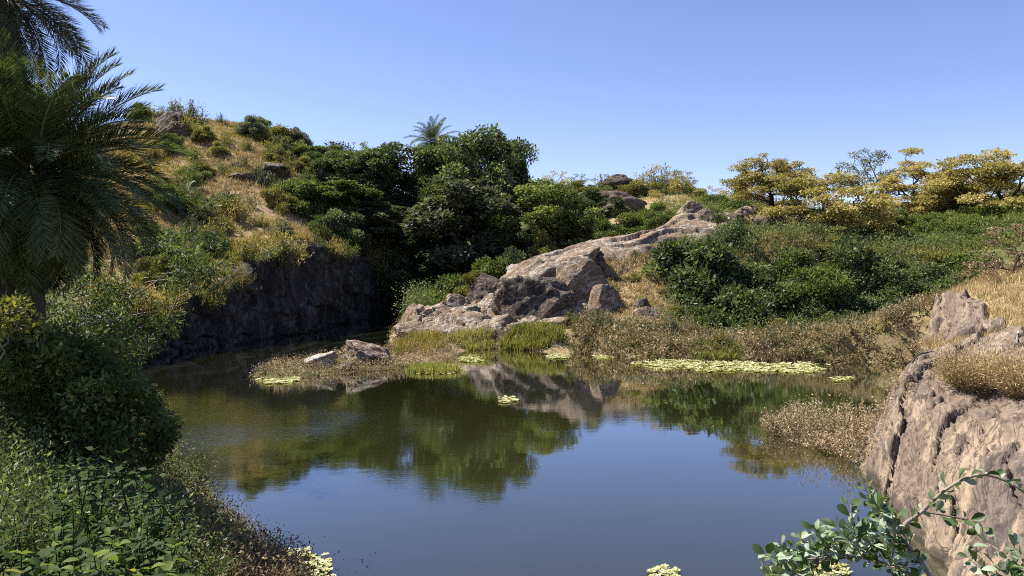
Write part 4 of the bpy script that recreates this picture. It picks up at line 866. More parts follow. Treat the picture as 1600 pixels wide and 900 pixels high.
palm('big bushy palm with dark green fronds filling the left edge', (p1[0], 12.6, hz(p1[0], 12.6)), p1[2], 2.32, 165, 0.2, -1.2, 1.42, 1, dead=20)
p2 = at(8, -12, 13.5)
palm('taller palm at the top left corner with drooping grey fronds', (p2[0], 13.5, hz(p2[0], 13.5)), p2[2], 1.95, 46, 0.15, -1.0, 0.9, 2, mat=G['palm_grey'], dead=10)
p3 = at(676, 222, 86)
palm('far palm whose crown rises above the centre wood', (p3[0], 86, hz(p3[0], 86)), p3[2], 3.2, 44, 0.25, -0.6, 1.4, 3, dead=2)
for px, py, D, fl, lb in [(317, 350, 62, 1.9, 'small young palm on the hillside above the cliff'), (288, 312, 66, 1.5, 'smallest palm clump beside the near palm fronds on the slope')]:
    q = at(px, py, D); zb = hz(q[0], D); palm(lb, (q[0], D, zb), max(zb + 0.4, q[2]), fl, 34, 0.2, -0.3, 1.35, px, dead=4)

# ------------------------------------------------------------------ grasses and weeds (masses nobody could count)
def scatter(n, fn, rng):
    """fn(rng, n) -> x, y, keep"""
    x, y, keep = fn(rng, n); x, y = x[keep], y[keep]; return x, y, height(x, y)
def grass(name, x, y, z, h, w, mat, label, rng, per=6, spread=0.12, lean=0.35, bend=0.5, cat='grass'):
    n = len(x); ii = np.repeat(np.arange(n), per); k = len(ii)
    P = np.stack([x[ii] + rng.normal(0, spread, k), y[ii] + rng.normal(0, spread, k), z[ii] - 0.03], 1)
    A = np.stack([rng.normal(0, lean, k), rng.normal(0, lean, k), np.ones(k)], 1)
    hs = np.asarray(h)[ii] * rng.uniform(0.5, 1.1, k) if np.ndim(h) else h * rng.uniform(0.5, 1.1, k)
    V, Q, T = blades(P, A, hs, w * rng.uniform(0.6, 1.3, k), rng.uniform(0, bend, k), rng)
    rn = np.clip(np.repeat(rng.uniform(0.15, 0.8, n), per) + rng.normal(0, 0.15, k), 0, 1)
    me = mesh_np(name, V, [Q, T], [mat], {'rnd': np.concatenate([rn, rn])})
    return tag(link(name, me), label, cat, None, 'stuff')
def weeds(name, x, y, z, h, per, mat, label, rng, leaf=(0.08, 0.17), spread=0.22, kind='stuff', cat='weeds', asp=0.4):
    n = len(x); ii = np.repeat(np.arange(n), per); k = len(ii); f = rng.random(k) ** 0.7
    hh = (h if np.ndim(h) else np.full(n, h))[ii]
    P = np.stack([x[ii] + rng.normal(0, spread, k) * (0.4 + f), y[ii] + rng.normal(0, spread, k) * (0.4 + f), z[ii] + f * hh], 1)
    L = rng.uniform(leaf[0], leaf[1], k)
    V, Q = leaf_quads(P, unit(rng.normal(size=(k, 3)) + np.array([0, 0, 0.5])), rng.normal(size=(k, 3)) + np.array([0, 0, 0.7]), L, L * asp)
    rn = np.clip(np.repeat(rng.uniform(0.1, 0.9, n), per) + rng.normal(0, 0.18, k), 0, 1)
    a = rng.random(n) * 6.28; Ps = np.stack([x, y, z - 0.05], 1)
    per_s = 3; jj = np.repeat(np.arange(n), per_s); ks = len(jj)
    V2, Q2, T2 = blades(Ps[jj] + np.stack([rng.normal(0, spread * .5, ks), rng.normal(0, spread * .5, ks), 0 * jj], 1), np.stack([rng.normal(0, .3, ks), rng.normal(0, .3, ks), np.ones(ks)], 1), (h if np.ndim(h) else np.full(n, h))[jj] * rng.uniform(0.8, 1.2, ks), np.full(ks, leaf[0] * 0.22), rng.uniform(0, .4, ks), rng)
    me = mesh_np(name, np.concatenate([V, V2]), [Q, Q2 + len(V), T2 + len(V)], [mat], {'rnd': np.concatenate([rn, np.full(len(Q2) + len(T2), 0.6)])})
    return tag(link(name, me), label, cat, None, kind)
rg = np.random.default_rng(70)
def hill_fn(r, n):
    y = r.uniform(44, 114, n); px = r.uniform(-160, 620, n); x = (px - 800) / F * y
    d = fbm(x * 0.18, y * 0.18, 0, 3, 61)
    return x, y, (shore_sd(x, y) > 1.6) & (r.random(n) < 0.55 + 0.9 * d)
x, y, z = scatter(88000, hill_fn, rg)
ng = fbm(x * 0.1, y * 0.1, 0, 3, 62)
s_ = ng > 0.02
grass('dry_grass', x[s_], y[s_], z[s_], 0.5, 0.05, G['straw'], 'straw coloured dry grass covering the left hillside', rg)
grass('grass', x[~s_], y[~s_], z[~s_], 0.5, 0.06, G['gstraw'], 'yellow green grass and herbs on the left hillside', rg)
def out_fn(r, n):
    y = r.uniform(50, 74, n); px = r.uniform(830, 1330, n); x = (px - 800) / F * y
    mk = om(x, y); d = fbm(x * 0.3, y * 0.3, 0, 3, 66)
    a = (mk < 0.35) & (r.random(n) < 0.9)
    b = (mk > 0.3) & (d > 0.18) & (r.random(n) < 0.25)
    c = (px > 945) & (px < 1055) & (y > 53) & (y < 59.5) & (r.random(n) < 0.8)
    return x, y, (a | b | c) & (shore_sd(x, y) > 1)
x, y, z = scatter(14000, out_fn, rg); z = z + 0.25 * (om(x, y) > 0.3)
grass('dry_grass', x, y, z, 0.4, 0.05, G['straw'], 'straw coloured grass on and beside the granite outcrop', rg)
def plat_fn(r, n):
    y = r.uniform(58, 98, n); px = r.uniform(1030, 1640, n); x = (px - 800) / F * y; return x, y, (om(x, y) < 0.4)
x, y, z = scatter(2600, plat_fn, rg)
weeds('undergrowth', x, y, z, rg.uniform(0.3, 1.1, len(x)), 22, G['green'], 'low green growth covering the plateau under the golden trees', rg, leaf=(0.12, 0.26), spread=0.4)
x, y, z = scatter(5000, plat_fn, rg)
grass('grass', x, y, z, 0.55, 0.07, G['gstraw'], 'yellowing grass on the plateau under the golden trees', rg)
def rb_fn(r, n):
    x = r.uniform(10, 36, n); y = r.uniform(18, 52, n); d = fbm(x * 0.5, y * 0.5, 0, 3, 67)
    rk = np.maximum(rm(x, y), rm2(x, y))
    return x, y, (shore_sd(x, y) > 0.9) & ((rk < 0.35) | ((rk > 0.3) & (d > 0.34)))
x, y, z = scatter(16000, rb_fn, rg)
grass('dry_grass', x, y, z, 0.55, 0.028, G['straw'], 'straw coloured grass covering the right bank between the rocks', rg, per=7)
def reed_patch(px0, px1, D0, D1, n, h, lb, mat='reed', w=0.05):
    y = rg.uniform(D0, D1, n); px = rg.uniform(px0, px1, n); x = (px - 800) / F * y; u = (px - (px0 + px1) / 2) / (px1 - px0) * 2; v_ = (y - (D0 + D1) / 2) / (D1 - D0) * 2
    k = u * u + v_ * v_ < 0.75 + 0.5 * fbm(x, y, 0, 3, 68); x, y = x[k], y[k]
    grass('reeds', x, y, np.maximum(height(x, y), 0.0), h, w, G[mat], lb, rg, per=5, lean=0.25, bend=0.4)
reed_patch(775, 890, 46.3, 49, 900, 0.85, 'bright green reeds at the foot of the outcrop')
reed_patch(700, 775, 46.6, 49.4, 500, 0.6, 'low green reeds left of the bright reeds at the outcrop foot')
reed_patch(632, 722, 37.4, 40.3, 1000, 0.38, 'yellow green grass tussock standing in the shallow water beside the spit')
reed_patch(615, 700, 43.5, 50, 700, 0.75, 'yellow green weeds between the spit and the outcrop', 'gstraw')
reed_patch(1080, 1170, 42.0, 43.6, 500, 0.7, 'green reeds behind the long floating mat')
def shore_fn(r, n):
    y = r.uniform(41, 52, n); px = r.uniform(890, 1480, n); x = (px - 800) / F * y; s = shore_sd(x, y)
    return x, y, (s > -0.5) & (s < 4.4 - 0.8 * sstep(1250, 1400, px)) & (om(x, y) < 0.5)
_sh = [q for q in SHORE if 41 < q[1] < 47 and 3.5 < q[0] < 22]
for i in range(44):
    q = _sh[random.randrange(len(_sh))]; X = q[0] + random.uniform(-0.6, 0.6); D = q[1] + random.uniform(0.1, 5.0)
    if shore_sd(np.array([X]), np.array([D]))[0] < 0.1 or om(np.array([X]), np.array([D]))[0] > 0.5: continue
    px = 800 + F * X / D; w = random.uniform(24, 54); z = hz(X, D); mt = ['weed', 'dry', 'weed', 'grey', 'olive', 'weed', 'green'][i % 7]
    clump(PS[i % 5], px, HZ - (z + w / F * D * random.uniform(0.4, 0.65) - CH) * F / D, D, w, '%s weed clump on the far shore %s' % ({'weed': 'brown', 'dry': 'pale brown', 'grey': 'grey green', 'olive': 'yellow green', 'green': 'green'}[mt], 'below the flat pale slab' if px < 1030 else 'behind the long floating mats' if px < 1300 else 'near the pond corner'), group='weed clumps along the far shore', mat=G[mt])
x, y, z = scatter(3600, shore_fn, rg)
weeds('shore_weeds', x, y, np.maximum(z, 0), (0.3 + 0.75 * rg.random(len(x)) ** 1.5) * (0.75 + 0.5 * fbm(x * 0.7, y * 0.7, 0, 3, 83)), 15, G['weed'], 'brownish dry weeds lining the far shore at right', rg, leaf=(0.12, 0.3), spread=0.12, asp=0.26)
def spit_fn(r, n):
    y = r.uniform(36, 46, n); px = r.uniform(395, 720, n); x = (px - 800) / F * y; s = shore_sd(x, y); return x, y, (s > -0.25) & (s < 3)
x, y, z = scatter(3200, spit_fn, rg)
weeds('spit_weeds', x, y, np.maximum(z, 0), rg.uniform(0.06, 0.5, len(x)) * (0.35 + 0.95 * (fbm(x * 0.6, y * 0.6, 0, 3, 81) > -0.05)), 12, G['weed'], 'dry weeds growing along the low spit in the pond', rg, leaf=(0.06, 0.13), spread=0.14)
for i, (px, py, w, mt) in enumerate([(415, 588, 26, 'grey'), (440, 583, 28, 'dry'), (470, 580, 24, 'dry'), (520, 574, 34, 'olive'), (535, 566, 40, 'dry'), (548, 572, 30, 'olive'), (600, 572, 36, 'grey'), (622, 560, 34, 'olive'), (635, 545, 40, 'grey'), (655, 548, 34, 'olive'), (612, 552, 24, 'dry'), (676, 548, 30, 'gstraw')]):
    D = CH * F / (py - HZ); clump(PS[i % 5], px, py - w * random.uniform(0.55, 0.85), D, w, '%s weedy tuft, %s from the left end of the spit' % ({'grey': 'grey green', 'dry': 'reddish brown', 'olive': 'yellow green', 'gstraw': 'golden'}[mt], ['first', 'second', 'third', 'fourth', 'fifth', 'sixth', 'seventh', 'eighth', 'ninth', 'tenth', 'eleventh', 'twelfth'][sorted([415, 440, 470, 520, 535, 548, 600, 622, 635, 655, 612, 676]).index(px)]), group='weedy tufts on the spit', mat=G[mt])
def out_sh(r, n):
    y = r.uniform(46, 58, n); px = r.uniform(610, 960, n); x = (px - 800) / F * y; s = shore_sd(x, y); return x, y, (s > -0.2) & (s < 1.8)
x, y, z = scatter(1500, out_sh, rg)
weeds('shore_weeds', x, y, np.maximum(z, 0), rg.uniform(0.2, 0.6, len(x)), 12, G['weed'], 'low weeds along the waterline of the outcrop', rg, leaf=(0.06, 0.13), spread=0.15)
# ground cover of the shaded wood floor
def wood_fn(r, n):
    y = r.uniform(64, 90, n); px = r.uniform(560, 940, n); x = (px - 800) / F * y; return x, y, (shore_sd(x, y) > 0.2) & (om(x, y) < 0.3)
x, y, z = scatter(3500, wood_fn, rg)
weeds('undergrowth', x, y, z, rg.uniform(0.6, 2.2, len(x)), 20, G['dark'], 'shaded undergrowth on the floor of the centre wood', rg, leaf=(0.15, 0.3), spread=0.5)
def bank_fn(r, n):
    y = r.uniform(47, 62, n); px = r.uniform(1040, 1500, n); x = (px - 800) / F * y; return x, y, (shore_sd(x, y) > 5) & (rm2(x, y) < 0.3)
x, y, z = scatter(900, bank_fn, rg)
weeds('undergrowth', x, y, z, rg.uniform(0.6, 1.6, len(x)), 20, G['dark'], 'shaded undergrowth between the shrubs of the right bank', rg, leaf=(0.12, 0.25), spread=0.45)

# ------------------------------------------------------------------ floating mats
def mat_plants(px0, px1, py0, py1, n, size, lb, seed):
    rng = np.random.default_rng(seed); P = []
    px = rng.uniform(px0, px1, n); py = rng.uniform(py0, py1, n); u = (px - (px0 + px1) / 2) / (px1 - px0) * 2; v_ = (py - (py0 + py1) / 2) / (py1 - py0) * 2
    D = CH * F / (py - HZ); x = (px - 800) / F * D
    k = (u * u + v_ * v_ < 0.62 + 0.75 * fbm(x * 0.9, D * 0.9, 0, 3, seed) + 0.5 * rng.random(len(x)) ** 6) & (fbm(x * 2.5, D * 2.5, 0, 2, seed + 5) > -0.45); x, D = x[k], D[k]; n = len(x)
    ii = np.repeat(np.arange(n), 6); a = np.tile(np.arange(6) * 1.047, n) + np.repeat(rng.uniform(0, 6.28, n), 6)
    A = np.stack([np.cos(a), np.sin(a), rng.uniform(0.1, 0.6, len(a))], 1); Pb = np.stack([x[ii], D[ii], np.full(len(ii), 0.012) + rng.uniform(0, 0.02, len(ii))], 1)
    L = size * np.repeat(rng.uniform(0.45, 1.35, n), 6) * rng.uniform(0.8, 1.15, len(ii)); V, Q = leaf_quads(Pb, A, np.tile([0, 0, 1.0], (len(ii), 1)), L, L * 0.8, 0.65)
    rn = np.clip(np.repeat(rng.uniform(0.1, 0.9, n), 6) + rng.normal(0, .1, len(ii)), 0, 1)
    return tag(link('floating_mat', mesh_np('floating_mat', V, Q, [G['mat']], {'rnd': rn})), lb, 'floating plants')
mat_plants(985, 1180, 559, 582, 1500, 0.14, 'long pale green floating mat left along the far shore', 1)
mat_plants(1130, 1320, 567, 584, 900, 0.14, 'long pale green floating mat right along the far shore', 2)
mat_plants(394, 468, 587, 600, 420, 0.12, 'pale floating mat at the left end of the spit', 3)
mat_plants(776, 808, 621, 633, 70, 0.12, 'small pale floating clump alone in the middle of the pond', 4)
mat_plants(1296, 1336, 588, 598, 90, 0.13, 'small floating mat in front of the right end of the long mats', 5)
mat_plants(850, 892, 553, 562, 160, 0.13, 'small floating mat below the bright reeds', 6)
mat_plants(925, 960, 554, 562, 90, 0.13, 'tiny floating mat left of the long mats', 7)
mat_plants(714, 760, 556, 567, 130, 0.13, 'sparse floating mat right of the grass tussock', 8)
mat_plants(640, 726, 570, 586, 240, 0.11, 'pale floating fringe around the grass tussock', 9)
mat_plants(405, 530, 858, 915, 620, 0.085, 'yellow green floating mat at the bottom left near the bank', 10)
mat_plants(1008, 1062, 884, 912, 90, 0.075, 'small floating mat cut by the bottom edge of the picture', 11)
mat_plants(1225, 1330, 878, 915, 240, 0.08, 'floating mat behind the waxy leaved branch at bottom right', 12)

# ------------------------------------------------------------------ right bank details
def drybush(px, py, D, wpx, hpx, lb, n=5200):
    rng = np.random.default_rng(px); c = at(px, py, D); w = wpx / F * D / 2; h = hpx / F * D
    x0, y0 = c[0], D; z0 = hz(x0, y0)
    r = link('dry_bush', None, None, (x0, y0, z0)); a = rng.uniform(0, 6.28, n); rad = np.sqrt(rng.random(n)) * w * 0.35
    P = np.stack([np.cos(a) * rad, np.sin(a) * rad, np.zeros(n)], 1)
    u = unit(np.stack([np.cos(a) * rng.random(n) * 1.1, np.sin(a) * rng.random(n) * 1.1, rng.uniform(0.35, 1, n)], 1))
    L = rng.uniform(0.55, 1.05, n); f = rng.random(n) ** 0.5
    tip = u * np.array([w * 1.1, w * 1.1, h]) * (L * f)[:, None]
    V, Q = leaf_quads(P + tip, unit(u + rng.normal(size=(n, 3)) * 0.6), rng.normal(size=(n, 3)), rng.uniform(0.05, 0.13, n), rng.uniform(0.012, 0.03, n))
    link('foliage', mesh_np('foliage', V, Q, [G['straw']], {'rnd': np.clip(0.35 + 0.4 * f + rng.normal(0, .15, n), 0, 1)}), r)
    k = 420; V, Q, T = blades(P[:k], u[:k] * np.array([w, w, h]), np.linalg.norm(u[:k] * np.array([w, w, h]), axis=1) * 0.95, np.full(k, 0.012), rng.uniform(0, .3, k), rng)
    link('stem', mesh_np('stem', V, [Q, T], [G['dry']], {'rnd': rng.random(2 * k)}), r)
    return tag(r, lb, 'shrub')
drybush(1512, 632, 20.6, 105, 78, 'pale straw bush on the right foreground rock, left of its twin', 7000)
drybush(1598, 645, 19.4, 110, 92, 'pale straw bush at the right edge on the foreground rock', 7000)
drybush(1470, 520, 35, 70, 36, 'straw tuft on the pale rock shoulder at right', 2500)
# weedy bush spreading over the water from the rock
def bank_bush(cx, cy, rx, ry, h, n, lb, mat, seed, leaf=(0.05, 0.11), name='weedy_bush'):
    rng = np.random.default_rng(seed); ns = n // 22; a = rng.uniform(0, 6.28, ns); r_ = np.sqrt(rng.random(ns)); x = cx + np.cos(a) * r_ * rx * (1 + .25 * np.sin(3 * a)); y = cy + np.sin(a) * r_ * ry * (1 + .25 * np.cos(4 * a))
    z = np.maximum(height(x, y), 0.0); top = h * (1 - 0.6 * r_ ** 2) * (0.55 + 0.8 * rng.random(ns) ** 1.3) * (0.85 + 0.5 * fbm(x * 1.5, y * 1.5, 0, 3, seed))
    lean = np.stack([np.cos(a) * r_ * 0.55 - 0.25, np.sin(a) * r_ * 0.5, np.ones(ns)], 1) + rng.normal(0, 0.2, (ns, 3)) * np.array([1, 1, 0])
    r = link(name, None, None, (cx, cy, 0)); B = np.stack([x - cx, y - cy, z - 0.03], 1)
    ii = np.repeat(np.arange(ns), 22); k = len(ii); f = rng.random(k) ** 0.6
    P = B[ii] + unit(lean)[ii] * (top[ii] * f)[:, None] + rng.normal(0, 0.05, (k, 3)); L = rng.uniform(leaf[0], leaf[1], k)
    V, Q = leaf_quads(P, unit(rng.normal(size=(k, 3)) + lean[ii] * 0.5), rng.normal(size=(k, 3)) + np.array([0, 0, .5]), L, L * 0.4)
    rn = np.clip(np.repeat(rng.uniform(0.1, 0.7, ns), 22) + 0.2 * f + rng.normal(0, .15, k), 0, 1)
    link('foliage', mesh_np('foliage', V, Q, [G[mat]], {'rnd': rn}), r)
    V, Q, T = blades(B, lean, top * 1.05, np.full(ns, 0.014), rng.uniform(0, .3, ns), rng)
    link('stem', mesh_np('stem', V, [Q, T], [G['dry']], {'rnd': rng.random(2 * ns)}), r)
    return tag(r, lb, 'shrub')
b = wl(1312, 700)
bank_bush(b[0] + 0.35, b[1] + 0.9, 1.7, 2.9, 1.25, 16000, 'brown weedy bush spreading over the water beside the right rock', 'weed', 31)
b = wl(1445, 600)
bank_bush(b[0] + 0.4, b[1], 1.4, 2.4, 0.8, 3500, 'low straw weeds at the corner of the pond below the rock shoulder', 'straw', 32, (0.06, 0.12))
# black hose lying over the rocks
hp = [at(1425, 612, 26.5), at(1455, 600, 27), at(1490, 580, 27.5), at(1520, 565, 28), at(1545, 552, 28.3), at(1600, 540, 28.6)]
hp = catmull(hp, 8); hp[:, 2] = height(hp[:, 0], hp[:, 1]) + 0.42
tb = Tubes(); tb.add(hp, 0.03, 6)
m, nt, out = new_mat('black_hose'); p = nd(nt, 'ShaderNodeBsdfPrincipled', Roughness=0.5); p.inputs['Base Color'].default_value = (0.02, 0.02, 0.022, 1); nt.links.new(p.outputs[0], out.inputs[0])
tag(link('hose', tb.mesh('hose', [m])), 'thin black hose lying across the rocks of the right bank', 'hose')

# two small iron posts on the crest of the rock slope
m, nt, out = new_mat('rusty_iron'); p = nd(nt, 'ShaderNodeBsdfPrincipled', Roughness=0.8); nt.links.new(ramp(nt, noise(nt, wpos(nt), 20, 5), [(0.4, (0.03, 0.025, 0.02)), (0.65, (0.12, 0.075, 0.05))]), p.inputs['Base Color']); nt.links.new(p.outputs[0], out.inputs[0]); M['iron'] = m
m, nt, out = new_mat('pale_paint'); p = nd(nt, 'ShaderNodeBsdfPrincipled', Roughness=0.6); nt.links.new(ramp(nt, noise(nt, wpos(nt), 30, 4), [(0.35, (0.35, 0.42, 0.42)), (0.6, (0.62, 0.68, 0.66))]), p.inputs['Base Color']); nt.links.new(p.outputs[0], out.inputs[0]); M['paint'] = m
q = at(1591, 575, 24.5); qz = hz(q[0], 24.5) + 0.15
r = link('iron_post', None, None, (q[0], 24.5, qz)); tb = Tubes(); tb.add([(0, 0, -0.3), (0, 0, 0.2), (0.01, 0, 0.42)], 0.028, 8); link('post', tb.mesh('post', [M['iron']]), r)
tb = Tubes(); tb.add([(0.01, 0, 0.40), (0.01, 0, 0.45), (0.01, 0, 0.47)], [0.045, 0.04, 0.01], 8); link('cap', tb.mesh('cap', [M['paint']]), r)
tb = Tubes(); tb.add([(-0.035, -0.01, 0.12), (-0.04, -0.01, 0.24), (-0.03, -0.01, 0.34)], [0.012, 0.028, 0.012], 6); link('paint_patch', tb.mesh('paint_patch', [M['paint']]), r)
tag(r, 'short upright iron post with flaking pale paint on the right rock crest', 'post')
r = link('iron_post', None, None, (q[0] - 0.13, 24.3, qz - 0.12)); tb = Tubes(); tb.add([(0.06, 0, -0.2), (0, 0, 0.12), (-0.02, 0, 0.2)], 0.026, 8); link('post', tb.mesh('post', [M['iron']]), r)
tb = Tubes(); tb.add([(-0.035, 0, 0.19), (-0.05, 0, 0.23), (-0.055, 0, 0.25)], [0.04, 0.04, 0.01], 8); link('cap', tb.mesh('cap', [M['paint']]), r)
tag(r, 'leaning stub of an iron post left of the upright one', 'post')

# ------------------------------------------------------------------ left foreground
def leafy_mass(name, base, C, rc, per, L, asp, mat, lb, seed, r0=0.06, droop=0.3, flat=0.8, cat='shrub', stemmat='twig', shell=0.3):
    rng = np.random.default_rng(seed); base = np.array(base, float)
    r = link(name, None, None, tuple(base)); C = [np.array(c) - base for c in C]
    tb = Tubes(); nodes, par, ends = skeleton([np.array([0, 0, -0.3]), np.array([0.05, 0, 0.25]), np.array([0.1, 0, 0.5])], C, rng, 0.16, 0.3, 5); skin(nodes, par, ends, r0, 0.008, tb)
    link('branches', tb.mesh('branches', [M[stemmat]]), r)
    V, Q, rn = cluster_leaves(C, rc, per, rng, flat, L, asp, shell=shell, droop=droop)
    link('foliage', mesh_np('foliage', V, Q, [G[mat]], {'rnd': rn}), r)
    return tag(r, lb, cat)
rr = np.random.default_rng(9)
C = []; 
for i in range(58):
    px = 95 + 240 * rr.random() ** 0.8; py = rr.uniform(362, 560)
    if py > 445: px = 95 + (px - 95) * 0.55
    C.append(at(px, py, rr.uniform(20, 24)))
C += [at(300, 400, 22), at(330, 420, 22), at(345, 432, 22), at(310, 440, 22), at(255, 520, 22), at(262, 500, 22), at(240, 540, 22), at(230, 505, 21.5)]
bs = at(120, 520, 22.0)
leafy_mass('leaning_tree', (bs[0], 22.0, hz(bs[0], 22.0)), C, rr.uniform(0.3, 0.6, len(C)), 150, (0.12, 0.22), 0.24, 'green', 'leafy tree with long narrow leaves leaning over the water at left', 21, 0.09, 0.5, cat='tree')
# bare grey bough arching out of it
tb = Tubes(); bough = catmull([at(85, 560, 19), at(110, 525, 19.3), at(135, 505, 19.6), at(180, 498, 20), at(230, 488, 20.5)], 6); tb.add(bough, np.linspace(0.05, 0.015, len(bough)), 6)
tw = catmull([at(88, 510, 19), at(110, 535, 19.4), at(135, 550, 19.8), at(133, 565, 20)], 5); tb.add(tw, np.linspace(0.025, 0.008, len(tw)), 5)
tag(link('bare_bough', tb.mesh('bare_bough', [M['twig']])), 'bare pale bough arching below the leaning tree at left', 'branch')
C = []
for i in range(120):
    py = rr.uniform(495, 765); rb = np.interp(py, [495, 560, 600, 650, 700, 740, 765], [60, 130, 175, 232, 238, 205, 170]) + rr.uniform(-45, 8)
    px = -60 + (rb + 60) * rr.random() ** 0.75; py = max(py, 498 + 0.55 * max(px, 0) + 22 * math.sin(px / 23.0))
    C.append(at(px, py, rr.uniform(10.5, 14.0)))
for i in range(46):
    t = rr.random(); C.append(at(150 + 105 * math.sin(2.9 * t) + rr.uniform(-12, 14), 560 + 200 * t, rr.uniform(11, 13.5)))
    C.append(at(rr.uniform(0, 200), rr.uniform(535, 590), rr.uniform(11.5, 13.5))) if i % 2 else None
for i in range(46): C.append(at(rr.uniform(-10, 190), rr.uniform(490, 600) + (25 if i % 3 else 0), rr.uniform(12.5, 15)))
_rc = rr.uniform(0.22, 0.46, len(C)); _rc[120:] = rr.uniform(0.10, 0.26, len(C) - 120)
bs = at(40, 700, 12.5)
leafy_mass('shrub', (bs[0], 12.5, hz(bs[0], 12.5)), C, _rc, 210, (0.07, 0.13), 0.45, 'green', 'large dark green shrub on the left bank below the palms', 22, 0.07, 0.1)
C = [at(rr.uniform(-20, 175), rr.uniform(430, 600), rr.uniform(16.0, 18.5)) for i in range(44)]
bs = at(70, 560, 17.2)
leafy_mass('shrub', (bs[0], 17.2, hz(bs[0], 17.2)), C, rr.uniform(0.3, 0.5, len(C)), 170, (0.08, 0.15), 0.4, 'dark', 'shaded shrub between the palm trunk and the leaning tree', 27, 0.05, 0.2)
C = [at(rr.uniform(-40, 45), rr.uniform(470, 520), rr.uniform(9.3, 10.2)) for i in range(10)]
bs = at(-20, 560, 9.8)
leafy_mass('shrub', (bs[0], 9.8, hz(bs[0], 9.8)), C, rr.uniform(0.12, 0.25, len(C)), 60, (0.06, 0.11), 0.5, 'olive', 'yellow leaved sprigs at the left edge above the dark shrub', 23, 0.012, 0.1)

# close herb bush whose leaves can be told apart
def ovate(name, mats, fold=0.25, obov=False, curl=0.15):
    ts = [0, 0.12, 0.32, 0.55, 0.78, 0.92, 1.0]; ws = [0.02, 0.24, 0.42, 0.46, 0.30, 0.14, 0.0] if not obov else [0.03, 0.12, 0.28, 0.44, 0.46, 0.28, 0.0]
    V, Fq = [], []
    for t, w in zip(ts, ws):
        zc = -curl * t * t
        V += [(t, 0, zc), (t, w * 0.62, zc + fold * w), (t, -w * 0.62, zc + fold * w)]
    for i in range(len(ts) - 1):
        a = i * 3; b_ = a + 3
        Fq += [(a, b_, b_ + 1, a + 1), (a, a + 2, b_ + 2, b_)]
    return mesh_np(name, np.array(V, float), np.array(Fq), mats, {'rnd': np.full(len(Fq), 0.5)}, smooth=True)
def orient(A, N):
    A = Vector(A).normalized(); N = Vector(N); S = N.cross(A).normalized(); Nn = A.cross(S)
    return Matrix((A, S, Nn)).transposed().to_euler()
LF = [ovate('leaf', [G['herb']], 0.2), ovate('leaf', [G['herb']], 0.35, curl=0.3)]
def herb_bush(stems, root, lb, seed, max_parts=300, leafL=0.15):
    rng = np.random.default_rng(seed); r = link('herb_bush', None, None, root); tb = Tubes(); L = []
    for tip, D in stems:
        tip = np.array(tip); b = tip + np.array([rng.normal(0, .12), rng.normal(0, .12), -rng.uniform(0.5, 1.0)])
        pts = catmull([b, (b + tip) / 2 + rng.normal(size=3) * 0.04, tip], 5); tb.add(pts - np.array(root), np.linspace(0.008, 0.003, len(pts)), 5)
        nn = 6
        for j in range(nn):
            f = 1 - j / nn * 0.85; q = pts[min(int(f * (len(pts) - 1)), len(pts) - 1)]; az = j * 1.57 + rng.normal(0, .3)
            for s in (0, math.pi):
                a = np.array([math.cos(az + s), math.sin(az + s), rng.uniform(-0.35, 0.35) + (0.5 if j == 0 else 0)])
                L.append((q, a, leafL * rng.uniform(0.65, 1.2) * (0.7 if j == 0 else 1), D))
    link('stem', tb.mesh('stem', [G['herb']]), r)
    L.sort(key=lambda t: t[3] - 2.0 * (t[0][2] - root[2]))
    for q, a, l, _ in L[:max_parts]:
        o = link('leaf', LF[rng.integers(0, 2)], r, tuple(q - np.array(root)), orient(a, (rng.normal(0, .25), rng.normal(0, .25), 1)), (l, l * rng.uniform(.85, 1.15), l))
    rest = L[max_parts:]
    if rest:
        P = np.array([q for q, *_ in rest]) - np.array(root); A = np.array([t[1] for t in rest]); ls = np.array([t[2] for t in rest])
        V, Q = leaf_quads(P, A, np.tile([0, 0, 1.0], (len(P), 1)) + rng.normal(size=(len(P), 3)) * .25, ls, ls * 0.6, 0.42, 0.12)
        tag(link('foliage', mesh_np('foliage', V, Q, [G['herb']], {'rnd': rng.uniform(0.2, 0.55, len(Q))}), r), kind='stuff')
    return tag(r, lb, 'shrub')
st = []
for i in range(170):
    px = rr.uniform(-60, 285); t = rr.random(); D = 5.0 + 3.6 * t
    ytop = 905 - 165 * t + (30 if px < 80 else 0) + 0.25 * max(0, px - 190)
    st.append((at(px, ytop + rr.uniform(-40, 50), D), D))
for px, py in [(147, 702), (190, 708), (25, 748), (95, 740), (215, 750), (232, 770), (255, 745), (120, 735), (165, 745)]: st.append((at(px, py, 7.4), 7.4))
bs = at(110, 900, 6.5)
herb_bush(st, (bs[0], 6.5, hz(bs[0], 6.5)), 'bright green leafy herb bush in the bottom left corner', 41)
# dry weeds on the near bank
def nb_fn(r, n):
    y = r.uniform(8.5, 24, n); px = r.uniform(190, 470, n); x = (px - 800) / F * y; s = shore_sd(x, y); return x, y, (s > -0.15) & (s < 3.4)
x, y, z = scatter(3400, nb_fn, rg); s_ = rg.random(len(x)) < 0.55
weeds('bank_weeds', x[s_], y[s_], np.maximum(z[s_], 0), rg.uniform(0.15, 0.6, s_.sum()), 30, G['dry'], 'dry brown weeds along the near left bank', rg, leaf=(0.03, 0.075), spread=0.13)
weeds('bank_weeds', x[~s_], y[~s_], np.maximum(z[~s_], 0), rg.uniform(0.1, 0.4, (~s_).sum()), 30, G['green'], 'green weeds along the near left bank', rg, leaf=(0.03, 0.07), spread=0.13)
def nb2_fn(r, n):
    y = r.uniform(7.0, 20, n); px = r.uniform(-40, 330, n); x = (px - 800) / F * y; s = shore_sd(x, y); return x, y, (s > 0.6)
x, y, z = scatter(1500, nb2_fn, rg)
